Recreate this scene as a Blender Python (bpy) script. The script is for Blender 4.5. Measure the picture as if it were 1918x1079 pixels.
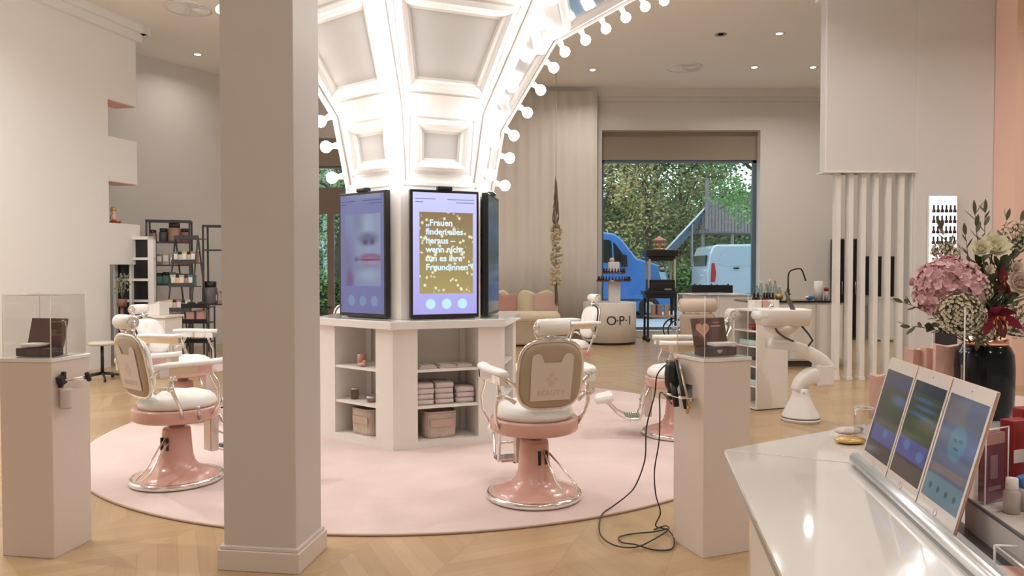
import bpy, bmesh, math, random
from mathutils import Vector, Matrix, Euler
from math import pi, sin, cos, radians as R, atan2, hypot, tan
random.seed(7)
S = bpy.context.scene
C = bpy.context.collection
for o in list(bpy.data.objects): bpy.data.objects.remove(o)

# ------------------------------------------------------------------ camera
F = 1390.0; PITCH = R(1.4); H = 1.55; W_, H_ = 1918, 1079
cam = bpy.data.cameras.new('camera'); cam.sensor_width = 36; cam.lens = 36*F/W_
cam.clip_start = 0.05; cam.clip_end = 300
camo = bpy.data.objects.new('camera', cam); C.objects.link(camo)
camo.location = (0, 0, H); camo.rotation_euler = (R(90)-PITCH, 0, 0)
S.camera = camo

# ------------------------------------------------------------------ world, exposure
w = bpy.data.worlds.new('world'); S.world = w; w.use_nodes = True
bg = w.node_tree.nodes['Background']; bg.inputs[0].default_value = (0.80, 0.90, 1.0, 1); bg.inputs[1].default_value = 2.1
S.view_settings.view_transform = 'Standard'; S.view_settings.look = 'None'
S.view_settings.exposure = 0.12; S.view_settings.gamma = 1.0; S.view_settings.use_curve_mapping = False
CZ = 5.6          # ceiling height
BULB = 31.0        # strength of the globe bulbs
SPOT = 34.0       # watts of one downlight
BACKWIN = 1.0

# ------------------------------------------------------------------ photo point -> place
def ray(px, py):
    dx = (px-W_/2)/F; dy = (H_/2-py)/F
    return Vector((dx, cos(PITCH)+sin(PITCH)*dy, -sin(PITCH)+cos(PITCH)*dy))
def onz(px, py, z):
    d = ray(px, py); t = (z-H)/d.z; return Vector((0, 0, H))+d*t
def at(px, py, Y):
    d = ray(px, py); t = Y/d.y; return Vector((0, 0, H))+d*t

# ------------------------------------------------------------------ materials
MATS = {}
def mat(name, col, rough=0.5, metal=0.0, emit=None, es=1.0, spec=0.5, coat=0.0, trans=0.0, alpha=1.0, bump=None, noise=None, sheen=0.0):
    m = bpy.data.materials.new(name); m.use_nodes = True
    nt = m.node_tree; b = nt.nodes['Principled BSDF']
    b.inputs['Base Color'].default_value = (*col, 1); b.inputs['Roughness'].default_value = rough
    b.inputs['Metallic'].default_value = metal; b.inputs['Specular IOR Level'].default_value = spec
    b.inputs['Coat Weight'].default_value = coat; b.inputs['Coat Roughness'].default_value = 0.05
    b.inputs['Transmission Weight'].default_value = trans
    b.inputs['Sheen Weight'].default_value = sheen
    if emit: b.inputs['Emission Color'].default_value = (*emit, 1); b.inputs['Emission Strength'].default_value = es
    tc = nt.nodes.new('ShaderNodeTexCoord')
    if noise:   # (scale, amount)
        n = nt.nodes.new('ShaderNodeTexNoise'); n.inputs['Scale'].default_value = noise[0]; n.inputs['Detail'].default_value = 4
        nt.links.new(tc.outputs['Object'], n.inputs['Vector'])
        mr = nt.nodes.new('ShaderNodeMapRange'); mr.inputs[1].default_value = .3; mr.inputs[2].default_value = .7
        mr.inputs[3].default_value = 1-noise[1]; mr.inputs[4].default_value = 1+noise[1]
        nt.links.new(n.outputs[0], mr.inputs[0])
        vm = nt.nodes.new('ShaderNodeVectorMath'); vm.operation = 'SCALE'; vm.inputs[0].default_value = col
        nt.links.new(mr.outputs[0], vm.inputs['Scale']); nt.links.new(vm.outputs[0], b.inputs['Base Color'])
    if bump:    # (scale, strength)
        n2 = nt.nodes.new('ShaderNodeTexNoise'); n2.inputs['Scale'].default_value = bump[0]; n2.inputs['Detail'].default_value = 3
        nt.links.new(tc.outputs['Object'], n2.inputs['Vector'])
        bp = nt.nodes.new('ShaderNodeBump'); bp.inputs['Strength'].default_value = bump[1]; bp.inputs['Distance'].default_value = .02
        nt.links.new(n2.outputs[0], bp.inputs['Height']); nt.links.new(bp.outputs[0], b.inputs['Normal'])
    MATS[name] = m
    return m
wallm = mat('wall_paint', (.86, .845, .82), .6, bump=(60, .02))
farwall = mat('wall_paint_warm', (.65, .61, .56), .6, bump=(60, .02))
ceilm = mat('ceiling_paint', (.88, .83, .76), .8)
pinkwall = mat('pink_wall_paint', (.86, .58, .48), .6)
colm = mat('column_paint', (.60, .555, .53), .35, spec=.4)
white = mat('white_lacquer', (.80, .76, .73), .3)
whitegl = mat('white_gloss', (.82, .79, .76), .08, coat=.5)
offwhite = mat('cream_lacquer', (.84, .80, .755), .4)
dome_w = mat('dome_white', (.86, .84, .82), .35)
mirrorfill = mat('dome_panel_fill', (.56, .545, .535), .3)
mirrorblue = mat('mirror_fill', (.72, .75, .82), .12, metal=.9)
chrome = mat('chrome', (.88, .87, .86), .08, metal=1)
steel = mat('brushed_steel', (.62, .63, .64), .3, metal=1)
alu = mat('aluminium', (.72, .76, .78), .32, metal=.85)
pinken = mat('pink_enamel', (.66, .38, .32), .22, coat=.4)
leather = mat('white_leather', (.88, .86, .83), .42, bump=(30, .05))
beige = mat('beige_vinyl', (.44, .345, .25), .45)
cover = mat('pale_cover', (.70, .63, .57), .5)
fadedpink = mat('faded_pink_print', (.62, .46, .42), .6)
black = mat('black_plastic', (.012, .012, .013), .35)
blackgl = mat('black_gloss', (.006, .007, .012), .12, spec=.35)
darkgrey = mat('dark_grey', (.06, .058, .06), .5)
greym = mat('grey_plastic', (.33, .31, .30), .5)
rugm = mat('pink_rug_pile', (.70, .55, .515), .95, noise=(2.2, .07), bump=(180, .25), sheen=.3)
rugedge = mat('rug_binding', (.42, .30, .24), .9)
towel = mat('towel_cotton', (.74, .63, .60), .95, bump=(220, .5), sheen=.3)
basketm = mat('woven_paper', (.56, .46, .38), .85, noise=(9, .12), bump=(60, .4))
copper = mat('copper', (.85, .48, .34), .22, metal=1)
rose = mat('rose_glass', (.55, .26, .22), .25)
brownbox = mat('chocolate_card', (.115, .05, .043), .35)
brownbox2 = mat('dark_chocolate_card', (.04, .026, .024), .35)
salmon = mat('salmon_print', (.80, .33, .27), .5)
paper = mat('white_paper', (.82, .78, .76), .8)
cloth = mat('curtain_cloth', (.74, .685, .62), .9, bump=(300, .1))
creamfur = mat('cream_plush', (.72, .62, .44), .95, bump=(120, .4), sheen=.5)
duskpink = mat('dusky_pink_velvet', (.47, .24, .20), .9, sheen=.5)
duskpink2 = mat('pale_pink_velvet', (.58, .38, .32), .9, sheen=.5)
blind = mat('blind_cloth', (.30, .235, .175), .8)
framebr = mat('bronze_frame', (.20, .14, .105), .5)
frameblue = mat('grey_blue_frame', (.10, .15, .19), .5)
asphalt = mat('pavement', (.40, .44, .50), .9, noise=(1.2, .08))
blueP = mat('blue_car_paint', (.06, .22, .62), .18, coat=1)
silverP = mat('silver_car_paint', (.50, .62, .72), .25, metal=.2, coat=1)
carglass = mat('car_glass', (.015, .03, .022), .15, spec=.25)
tyre = mat('tyre_rubber', (.02, .02, .022), .7)
redlens = mat('tail_lamp_lens', (.5, .02, .03), .2)
headlens = mat('headlamp_lens', (.6, .68, .75), .12)
greywood = mat('weathered_timber', (.25, .22, .22), .85, noise=(5, .15))
bark = mat('bark', (.09, .065, .045), .9, noise=(8, .25))
leafA = mat('leaf_green', (.15, .25, .085), .6, noise=(.6, .4))
leafB = mat('leaf_olive', (.24, .25, .10), .6, noise=(.6, .35))
leafC = mat('leaf_yellow', (.40, .34, .13), .6, noise=(.7, .3))
leafD = mat('leaf_bright', (.19, .34, .11), .6, noise=(.6, .35))
leafE = mat('hedge_green', (.11, .20, .05), .6, noise=(2, .4))
leafdk = mat('bouquet_leaf', (.055, .075, .028), .55)
leafol = mat('bouquet_olive_leaf', (.12, .12, .055), .55)
hydr = mat('hydrangea_pink', (.68, .38, .42), .7, sheen=.3)
hydr2 = mat('hydrangea_pale', (.80, .53, .56), .7, sheen=.3)
rosecr = mat('cream_petal', (.86, .82, .62), .6)
rosewh = mat('ivory_petal', (.78, .66, .54), .6)
waxf = mat('waxflower', (.62, .56, .38), .7)
waxf2 = mat('waxflower_pale', (.70, .62, .52), .7)
lilym = mat('lily_magenta', (.13, .006, .014), .45)
lilyp = mat('lily_rose', (.27, .018, .06), .45)
anther = mat('lily_anther', (.55, .22, .04), .6)
soil = mat('garland_dried', (.26, .17, .12), .9)
garl = mat('garland_bloom', (.58, .44, .30), .8)
garl2 = mat('garland_greenish', (.44, .42, .24), .8)
greenclr = mat('tray_lining', (.50, .62, .60), .6)
redpack = mat('red_packaging', (.28, .014, .016), .35)
purplepack = mat('mauve_packaging', (.26, .10, .14), .35)
blueplas = mat('blue_plastic', (.06, .20, .50), .3)
woodtray = mat('warm_wood', (.46, .32, .20), .5, noise=(20, .12))
gold = mat('gold_foil', (.62, .40, .14), .35, metal=.6)
skinpink = mat('candle_pink', (.72, .42, .37), .5)
boxgreen = mat('green_card', (.05, .28, .20), .5)
whiteplas = mat('white_plastic', (.80, .77, .74), .3)
polishred = mat('polish_red', (.05, .008, .012), .15)
polishdk = mat('polish_dark', (.03, .015, .03), .15)

def emis(name, col, s):
    m = bpy.data.materials.new(name); m.use_nodes = True; nt = m.node_tree
    nt.nodes.clear(); e = nt.nodes.new('ShaderNodeEmission'); o = nt.nodes.new('ShaderNodeOutputMaterial')
    e.inputs[0].default_value = (*col, 1); e.inputs[1].default_value = s; nt.links.new(e.outputs[0], o.inputs[0]); return m
bulbm = emis('bulb_glow', (1, .97, .935), BULB)
downm = emis('downlight_glow', (1, .9, .78), 14)
panelglow = emis('backlit_acrylic', (.95, .97, 1), 1.6)
def clear(name, tint=(1, 1, 1), refl=1.0, ior=1.45, base=0.0, rough=0.0):
    m = bpy.data.materials.new(name); m.use_nodes = True; nt = m.node_tree; nt.nodes.clear()
    o = nt.nodes.new('ShaderNodeOutputMaterial'); t = nt.nodes.new('ShaderNodeBsdfTransparent'); g = nt.nodes.new('ShaderNodeBsdfGlossy')
    t.inputs[0].default_value = (*tint, 1); g.inputs['Roughness'].default_value = rough
    lw_ = nt.nodes.new('ShaderNodeLayerWeight'); lw_.inputs[0].default_value = .5
    pw_ = nt.nodes.new('ShaderNodeMath'); pw_.operation = 'POWER'; pw_.inputs[1].default_value = 5.0; nt.links.new(lw_.outputs['Facing'], pw_.inputs[0])
    f = nt.nodes.new('ShaderNodeMath'); f.operation = 'MULTIPLY_ADD'; f.inputs[1].default_value = .96; f.inputs[2].default_value = .035; nt.links.new(pw_.outputs[0], f.inputs[0])
    ma = nt.nodes.new('ShaderNodeMath'); ma.operation = 'MULTIPLY_ADD'; ma.inputs[1].default_value = refl; ma.inputs[2].default_value = base
    ma.use_clamp = True
    mx = nt.nodes.new('ShaderNodeMixShader'); nt.links.new(f.outputs[0], ma.inputs[0]); nt.links.new(ma.outputs[0], mx.inputs[0])
    nt.links.new(t.outputs[0], mx.inputs[1]); nt.links.new(g.outputs[0], mx.inputs[2]); nt.links.new(mx.outputs[0], o.inputs[0])
    return m
glass = clear('window_glass', (.93, .97, .96), .7)
acryl = clear('clear_acrylic', (.97, .965, .96), .9, base=.02)
acryledge = mat('acrylic_edge', (.86, .84, .82), .2, coat=1)
tint_glass = clear('tinted_jar', (.62, .50, .42), .9, base=.05)
bottleg = clear('bottle_clear', (.72, .82, .84), .9, base=.06)

def wood_floor():
    m = bpy.data.materials.new('oak_chevron_floor'); m.use_nodes = True; nt = m.node_tree; N = nt.nodes; L = nt.links
    b = N['Principled BSDF']; b.inputs['Roughness'].default_value = .33; b.inputs['Coat Weight'].default_value = .15
    tc = N.new('ShaderNodeTexCoord'); mp = N.new('ShaderNodeMapping'); mp.inputs['Rotation'].default_value = (0, 0, R(20))
    L.new(tc.outputs['Object'], mp.inputs[0]); sx = N.new('ShaderNodeSeparateXYZ'); L.new(mp.outputs[0], sx.inputs[0])
    def M(op, a, b_=None, c=None):
        n = N.new('ShaderNodeMath'); n.operation = op
        for i, v in enumerate((a, b_, c)):
            if v is None: continue
            if isinstance(v, (int, float)): n.inputs[i].default_value = v
            else: L.new(v, n.inputs[i])
        return n.outputs[0]
    Wc = .55; pw = .14
    fold = M('PINGPONG', sx.outputs[0], Wc)
    v = M('ADD', sx.outputs[1], fold)
    vi = M('FLOOR', M('DIVIDE', v, pw)); ci = M('FLOOR', M('DIVIDE', sx.outputs[0], Wc))
    fr = M('FRACT', M('DIVIDE', v, pw)); cf = M('FRACT', M('DIVIDE', sx.outputs[0], Wc))
    e1 = M('GREATER_THAN', M('ABSOLUTE', M('SUBTRACT', fr, .5)), .484)
    e2 = M('GREATER_THAN', M('ABSOLUTE', M('SUBTRACT', cf, .5)), .496)
    seam = M('MAXIMUM', e1, e2)
    cx = N.new('ShaderNodeCombineXYZ'); L.new(vi, cx.inputs[0]); L.new(ci, cx.inputs[1])
    wn = N.new('ShaderNodeTexWhiteNoise'); L.new(cx.outputs[0], wn.inputs['Vector'])
    ns = N.new('ShaderNodeTexNoise'); ns.inputs['Scale'].default_value = 3; ns.inputs['Detail'].default_value = 6
    cg = N.new('ShaderNodeCombineXYZ'); L.new(M('MULTIPLY', v, 9), cg.inputs[0]); L.new(M('MULTIPLY', sx.outputs[0], 1.2), cg.inputs[1]); L.new(M('MULTIPLY', ci, 7.3), cg.inputs[2])
    L.new(cg.outputs[0], ns.inputs['Vector'])
    t = M('ADD', M('MULTIPLY', wn.outputs['Value'], .6), M('MULTIPLY', ns.outputs[0], .5))
    rp = N.new('ShaderNodeValToRGB'); rp.color_ramp.elements[0].color = (.38, .25, .13, 1); rp.color_ramp.elements[1].color = (.53, .37, .21, 1)
    L.new(t, rp.inputs[0])
    mx = N.new('ShaderNodeMix'); mx.data_type = 'RGBA'; mx.inputs[7].default_value = (.33, .21, .12, 1)
    L.new(M('MULTIPLY', seam, .6), mx.inputs[0]); L.new(rp.outputs[0], mx.inputs[6]); L.new(mx.outputs[2], b.inputs['Base Color'])
    return m
floorm = wood_floor()

def screen_mat(name, base, layers, strength=1.0, noise=None):
    """a lit display, or a reflection painted as one: soft shapes (kind, cx, cy, rx, ry, softness, colour) in the panel's own x (0..1) and y (0..1)"""
    m = bpy.data.materials.new(name); m.use_nodes = True; nt = m.node_tree; N = nt.nodes; L = nt.links
    b = N['Principled BSDF']; b.inputs['Base Color'].default_value = (.01, .01, .012, 1); b.inputs['Roughness'].default_value = .08
    tc = N.new('ShaderNodeTexCoord'); sp = N.new('ShaderNodeSeparateXYZ'); L.new(tc.outputs['UV'], sp.inputs[0])
    def M(op, a, b_=None):
        n = N.new('ShaderNodeMath'); n.operation = op
        for i, v in enumerate((a, b_)):
            if v is None: continue
            if isinstance(v, (int, float)): n.inputs[i].default_value = v
            else: L.new(v, n.inputs[i])
        return n.outputs[0]
    # vertical blend of the base
    mx = N.new('ShaderNodeMix'); mx.data_type = 'RGBA'; mx.inputs[6].default_value = (*base[0], 1); mx.inputs[7].default_value = (*base[1], 1)
    L.new(sp.outputs[1], mx.inputs[0]); cur = mx.outputs[2]
    for ly in layers:
        kind, cx, cy, rx, ry, soft, col = ly
        dx = M('DIVIDE', M('ABSOLUTE', M('SUBTRACT', sp.outputs[0], cx)), rx)
        dy = M('DIVIDE', M('ABSOLUTE', M('SUBTRACT', sp.outputs[1], cy)), ry)
        d = M('MAXIMUM', dx, dy) if kind == 'box' or kind == 'glitter' else M('SQRT', M('ADD', M('MULTIPLY', dx, dx), M('MULTIPLY', dy, dy)))
        mr = N.new('ShaderNodeMapRange'); mr.interpolation_type = 'SMOOTHSTEP'
        mr.inputs[1].default_value = 1+soft; mr.inputs[2].default_value = 1-soft; L.new(d, mr.inputs[0])
        mm = N.new('ShaderNodeMix'); mm.data_type = 'RGBA'; L.new(mr.outputs[0], mm.inputs[0]); L.new(cur, mm.inputs[6])
        if kind == 'glitter':
            vo = N.new('ShaderNodeTexVoronoi'); vo.inputs['Scale'].default_value = 26
            mpn = N.new('ShaderNodeMapping'); mpn.inputs['Scale'].default_value = (.56, 1, 1); L.new(tc.outputs['UV'], mpn.inputs[0]); L.new(mpn.outputs[0], vo.inputs['Vector'])
            ns = N.new('ShaderNodeTexNoise'); ns.inputs['Scale'].default_value = 9; L.new(mpn.outputs[0], ns.inputs['Vector'])
            spot = N.new('ShaderNodeMapRange'); spot.inputs[1].default_value = .42; spot.inputs[2].default_value = .16; L.new(vo.outputs['Distance'], spot.inputs[0])
            msk = M('MULTIPLY', spot.outputs[0], M('GREATER_THAN', ns.outputs[0], .49))
            g1 = N.new('ShaderNodeMix'); g1.data_type = 'RGBA'; g1.inputs[6].default_value = (.42, .34, .13, 1); g1.inputs[7].default_value = (.24, .15, .09, 1); L.new(sp.outputs[1], g1.inputs[0])
            g2 = N.new('ShaderNodeMix'); g2.data_type = 'RGBA'; L.new(msk, g2.inputs[0]); L.new(g1.outputs[2], g2.inputs[6]); g2.inputs[7].default_value = (.85, .88, .62, 1)
            L.new(g2.outputs[2], mm.inputs[7])
        else: mm.inputs[7].default_value = (*col, 1)
        cur = mm.outputs[2]
    L.new(cur, b.inputs['Emission Color']); b.inputs['Emission Strength'].default_value = strength
    return m

# ------------------------------------------------------------------ mesh helpers
def rotz(a): return Matrix.Rotation(a, 3, 'Z')
def frame_from(d):
    d = Vector(d).normalized(); up = Vector((0, 0, 1)) if abs(d.z) < .95 else Vector((1, 0, 0))
    x = d.cross(up).normalized(); y = x.cross(d).normalized(); return x, y, d
class MB:
    def __init__(s): s.v = []; s.f = []; s.mi = []; s.sm = []; s.cur = 0; s.smooth = False
    def add(s, vs, fs, smooth=None):
        b = len(s.v); s.v += [tuple(v) for v in vs]
        for f in fs: s.f.append([b+i for i in f]); s.mi.append(s.cur); s.sm.append(s.smooth if smooth is None else smooth)
        return s
    def box(s, c, size, M=None):
        c = Vector(c); hx, hy, hz = [k/2 for k in size]; vs = []
        for x in (-hx, hx):
            for y in (-hy, hy):
                for z in (-hz, hz):
                    p = Vector((x, y, z)); p = M @ p if M is not None else p; vs.append(c+p)
        return s.add(vs, [(0, 1, 3, 2), (4, 6, 7, 5), (0, 4, 5, 1), (2, 3, 7, 6), (0, 2, 6, 4), (1, 5, 7, 3)], False)
    def span(s, x0, x1, y0, y1, z0, z1): return s.box(((x0+x1)/2, (y0+y1)/2, (z0+z1)/2), (abs(x1-x0), abs(y1-y0), abs(z1-z0)))
    def prism(s, pts, z0, z1):
        n = len(pts); vs = [(p[0], p[1], z0) for p in pts]+[(p[0], p[1], z1) for p in pts]
        fs = [list(range(n))[::-1], list(range(n, 2*n))]+[(i, (i+1) % n, n+(i+1) % n, n+i) for i in range(n)]
        return s.add(vs, fs, False)
    def extrude(s, pts, d):   # closed 3D outline pushed along d
        n = len(pts); d = Vector(d); vs = [Vector(p) for p in pts]+[Vector(p)+d for p in pts]
        return s.add(vs, [list(range(n))[::-1], list(range(n, 2*n))]+[(i, (i+1) % n, n+(i+1) % n, n+i) for i in range(n)], False)
    def quad(s, a, b, c, d): return s.add([a, b, c, d], [(0, 1, 2, 3)], False)
    def tube(s, path, r, n=10, closed=False, cap=True):
        P = [Vector(p) for p in path]; m = len(P); vs = []; fs = []
        rr = r if isinstance(r, (list, tuple)) else [r]*m
        prev = None
        for i, p in enumerate(P):
            if closed: d = (P[(i+1) % m]-P[i-1])
            else: d = P[min(i+1, m-1)]-P[max(i-1, 0)]
            d.normalize()
            if prev is None: x, y, _ = frame_from(d)
            else:
                x = prev-d*prev.dot(d)
                if x.length < 1e-6: x, y, _ = frame_from(d)
                x.normalize(); y = d.cross(x)*-1
                y = x.cross(d)
            prev = x.copy()
            for k in range(n):
                a = 2*pi*k/n; vs.append(p+x*cos(a)*rr[i]+y*sin(a)*rr[i])
        for i in range(m if closed else m-1):
            j = (i+1) % m
            for k in range(n):
                k2 = (k+1) % n; fs.append((i*n+k, i*n+k2, j*n+k2, j*n+k))
        if cap and not closed: fs.append(list(range(n))[::-1]); fs.append([(m-1)*n+k for k in range(n)])
        return s.add(vs, fs, True)
    def lathe(s, prof, n=32, c=(0, 0, 0), ax=None, ang=2*pi):
        """prof: (r, h) pairs; ax: direction of h"""
        c = Vector(c); x, y, d = (Vector((1, 0, 0)), Vector((0, 1, 0)), Vector((0, 0, 1))) if ax is None else frame_from(ax)
        vs = []; fs = []
        for (r, h) in prof:
            for k in range(n):
                a = 2*pi*k/n; vs.append(c+x*cos(a)*r+y*sin(a)*r+d*h)
        for i in range(len(prof)-1):
            for k in range(n):
                k2 = (k+1) % n; fs.append((i*n+k, i*n+k2, (i+1)*n+k2, (i+1)*n+k))
        if prof[0][0] > 1e-5: fs.append(list(range(n))[::-1])
        if prof[-1][0] > 1e-5: fs.append([(len(prof)-1)*n+k for k in range(n)])
        return s.add(vs, fs, True)
    def ball(s, c, r, n=16, m=10, sc=(1, 1, 1), M=None):
        vs = []; fs = []
        for i in range(m+1):
            t = pi*i/m
            for k in range(n):
                a = 2*pi*k/n; p = Vector((sin(t)*cos(a)*r*sc[0], sin(t)*sin(a)*r*sc[1], cos(t)*r*sc[2]))
                if M is not None: p = M @ p
                vs.append(Vector(c)+p)
        for i in range(m):
            for k in range(n):
                k2 = (k+1) % n; fs.append((i*n+k, (i+1)*n+k, (i+1)*n+k2, i*n+k2))
        return s.add(vs, fs, True)
    def torus(s, c, Rr, r, n=40, m=10, ax=None, sc=1):
        c = Vector(c); x, y, d = (Vector((1, 0, 0)), Vector((0, 1, 0)), Vector((0, 0, 1))) if ax is None else frame_from(ax)
        return s.tube([c+x*cos(2*pi*k/n)*Rr+y*sin(2*pi*k/n)*Rr*sc for k in range(n)], r, m, closed=True)
    def build(s, name, mats, parent=None, bevel=0, sub=0, solid=0, uv=None):
        me = bpy.data.meshes.new(name); me.from_pydata(s.v, [], s.f)
        if not isinstance(mats, (list, tuple)): mats = [mats]
        for m_ in mats: me.materials.append(m_)
        for p, i, sm in zip(me.polygons, s.mi, s.sm): p.material_index = i; p.use_smooth = sm
        if uv:
            ul = me.uv_layers.new(name='UVMap')
            for p in me.polygons:
                for li, q in zip(p.loop_indices, uv): ul.data[li].uv = q
        bm = bmesh.new(); bm.from_mesh(me); bmesh.ops.remove_doubles(bm, verts=bm.verts, dist=1e-6)
        if not uv: bmesh.ops.recalc_face_normals(bm, faces=bm.faces)
        bm.to_mesh(me); bm.free(); me.update()
        o = bpy.data.objects.new(name, me); C.objects.link(o)
        if parent is not None: o.parent = parent
        if solid: md = o.modifiers.new('solid', 'SOLIDIFY'); md.thickness = solid; md.offset = 0
        if bevel: md = o.modifiers.new('bevel', 'BEVEL'); md.width = bevel; md.segments = 2; md.limit_method = 'ANGLE'; md.angle_limit = R(50)
        if sub: md = o.modifiers.new('sub', 'SUBSURF'); md.levels = sub; md.render_levels = sub
        return o
def tag(o, label, cat, group=None, kind=None):
    o['label'] = label; o['category'] = cat
    if group: o['group'] = group
    if kind: o['kind'] = kind
    return o
def thing(name, label, cat, loc=(0, 0, 0), rz=0, group=None):
    o = bpy.data.objects.new(name, None); C.objects.link(o); o.empty_display_size = .1
    o.location = loc; o.rotation_euler = (0, 0, rz); return tag(o, label, cat, group)
def struct(o): o['kind'] = 'structure'; return o
def dup(root, loc=None, rz=None, label=None, group=None):
    def cp(o, par):
        c = o.copy(); C.objects.link(c)
        if par is not None: c.parent = par
        for ch in list(o.children): cp(ch, c)
        return c
    r = cp(root, None)
    if loc is not None: r.location = loc
    if rz is not None: r.rotation_euler = (0, 0, rz)
    if label: r['label'] = label
    if group: r['group'] = group
    return r
def text_mesh(name, body, size, m, M, parent=None, depth=.001, align='CENTER', offset=0.0, space=1.0, lines=1.0):
    cu = bpy.data.curves.new('t', 'FONT'); cu.body = body; cu.size = size; cu.extrude = depth; cu.align_x = align; cu.align_y = 'CENTER'
    cu.offset = offset; cu.space_character = space; cu.space_line = lines; cu.resolution_u = 3
    t = bpy.data.objects.new('t', cu); C.objects.link(t); dg = bpy.context.evaluated_depsgraph_get()
    me = bpy.data.meshes.new_from_object(t.evaluated_get(dg)); bpy.data.objects.remove(t); bpy.data.curves.remove(cu)
    me.transform(M); me.materials.clear(); me.materials.append(m)
    o = bpy.data.objects.new(name, me); C.objects.link(o)
    if parent is not None: o.parent = parent
    return o
def facing(o_, u, v_):   # matrix that lays text on a plane: origin, right dir, up dir
    u = Vector(u).normalized(); v_ = Vector(v_).normalized(); n = u.cross(v_)
    return Matrix(((u.x, v_.x, n.x, o_[0]), (u.y, v_.y, n.y, o_[1]), (u.z, v_.z, n.z, o_[2]), (0, 0, 0, 1)))
def inset(poly, d):      # convex 2-D polygon moved inwards by d
    n = len(poly); out = []
    cx = sum(p[0] for p in poly)/n; cy = sum(p[1] for p in poly)/n
    L = []
    for i in range(n):
        a = Vector(poly[i]); b = Vector(poly[(i+1) % n]); t = (b-a).normalized(); nn = Vector((-t.y, t.x))
        if nn.dot(Vector((cx, cy))-a) < 0: nn = -nn
        L.append((a+nn*d, t))
    for i in range(n):
        (p, t), (q, u) = L[i-1], L[i]
        den = t.x*u.y-t.y*u.x; k = ((q.x-p.x)*u.y-(q.y-p.y)*u.x)/den; out.append(p+t*k)
    return out

# ================================================================== THE ROOM
YB = 16.8
m = MB(); m.span(-14, 14, -6, YB+.45, -.12, 0); struct(m.build('floor', floorm))
m = MB(); m.span(-14, 14, -6, YB+.45, CZ, CZ+.15); struct(m.build('ceiling', ceilm))
WX0, WX1, WZ0, WZ1 = 2.03, 5.60, .17, 4.70      # right window
DX0, DX1, DZ1 = -5.15, -2.55, 4.52              # left glazed door
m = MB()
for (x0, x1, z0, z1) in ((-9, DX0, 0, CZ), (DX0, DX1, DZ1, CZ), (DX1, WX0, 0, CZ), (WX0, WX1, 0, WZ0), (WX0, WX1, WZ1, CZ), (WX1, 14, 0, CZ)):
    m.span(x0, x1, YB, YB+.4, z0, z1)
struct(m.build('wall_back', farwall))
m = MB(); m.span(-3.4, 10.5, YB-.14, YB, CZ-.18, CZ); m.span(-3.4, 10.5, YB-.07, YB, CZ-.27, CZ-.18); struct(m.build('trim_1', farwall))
# window 1: frame, pane, roller blind
m = MB()
for (x0, x1, z0, z1) in ((WX0, WX0+.07, WZ0, WZ1), (WX1-.09, WX1, WZ0, WZ1), (WX0, WX1, WZ0, WZ0+.06), (WX0, WX1, 4.0, 4.07)):
    m.span(x0, x1, YB+.26, YB+.34, z0, z1)
w1 = struct(m.build('window_1', frameblue))
m = MB(); m.span(WX0+.07, WX1-.09, YB+.29, YB+.30, WZ0+.06, 4.0); m.build('pane', glass, w1)
m = MB(); m.span(WX0+.005, WX1-.005, YB+.22, YB+.25, 4.06, WZ1); b = m.build('roller_blind', blind, w1)
# door 1 (glazed) with transom light above
m = MB()
for (x0, x1, z0, z1) in ((DX0, DX0+.12, 0, 3.95), (DX1-.12, DX1, 0, 3.95), (DX0, DX1, 2.82, 3.42), (DX0, DX1, 3.86, 3.95), (-4.20, -4.06, 0, 2.82), (DX0, DX1, 0, .10)):
    m.span(x0, x1, YB+.10, YB+.2, z0, z1)
d1 = struct(m.build('door_1', framebr))
for z0_, z1_ in ((.1, 2.85), (3.4, 3.9)): m = MB(); m.span(DX0+.1, DX1-.1, YB+.145, YB+.155, z0_, z1_); m.build('pane', glass, d1)
m = MB(); m.tube([(-4.42, YB+.1, .73), (-4.42, YB-.0, .73), (-4.12, YB-.0, .70), (-4.12, YB+.1, .70)], .018, 8); m.build('door_handle', black, d1)
m = MB(); m.span(DX0, DX1, YB+.05, YB+.08, 3.9, DZ1); m.build('blind', blind, d1)

# left wall: a long plane whose end is cut into steps
LA = Vector((-6.42, 11.85)); ld = Vector((-.247, -.969)); ln = Vector((.969, -.247))      # end of the wall, direction towards us, into the room
def lw(t, off, z): p = LA+ld*t+ln*off; return (p.x, p.y, z)
def lwbox(mb, t0, t1, o0, o1, z0, z1):
    pts = [lw(t0, o0, 0), lw(t1, o0, 0), lw(t1, o1, 0), lw(t0, o1, 0)]; mb.prism([(p[0], p[1]) for p in pts], z0, z1)
m = MB(); lwbox(m, 0, 18.6, -.5, 0, 0, CZ)
EX = .62
zz = [(lambda y: H+(505.5-y)*(11.6/F))(y) for y in (70, 180, 250, 335, 415, 495)]
lwbox(m, -EX, 0, -.42, 0, zz[1], CZ); lwbox(m, -EX, 0, -.42, 0, zz[3], zz[2]); lwbox(m, -EX-.05, 0, -.42, 0, zz[5], zz[4])
struct(m.build('wall_left', wallm))
m = MB()
for k in (1, 3): lwbox(m, -EX+.01, -.005, -.41, -.01, zz[k]-.012, zz[k]-.001)
struct(m.build('trim_2', mat('salmon_paint', (.85, .50, .40), .6)))
m = MB(); lwbox(m, -EX-.10, 18, 0, .16, CZ-.13, CZ); lwbox(m, -EX-.05, 18, 0, .09, CZ-.26, CZ-.13); lwbox(m, -EX-.16, -EX, -.42, .16, CZ-.13, CZ)
struct(m.build('trim_3', wallm))
# far left wall behind it
m = MB(); m.prism([(-9.3, 10.2), (-5.15, YB+.3), (-5.5, YB+.5), (-9.7, 10.4)], 0, CZ); struct(m.build('wall_far_left', farwall))

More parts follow.
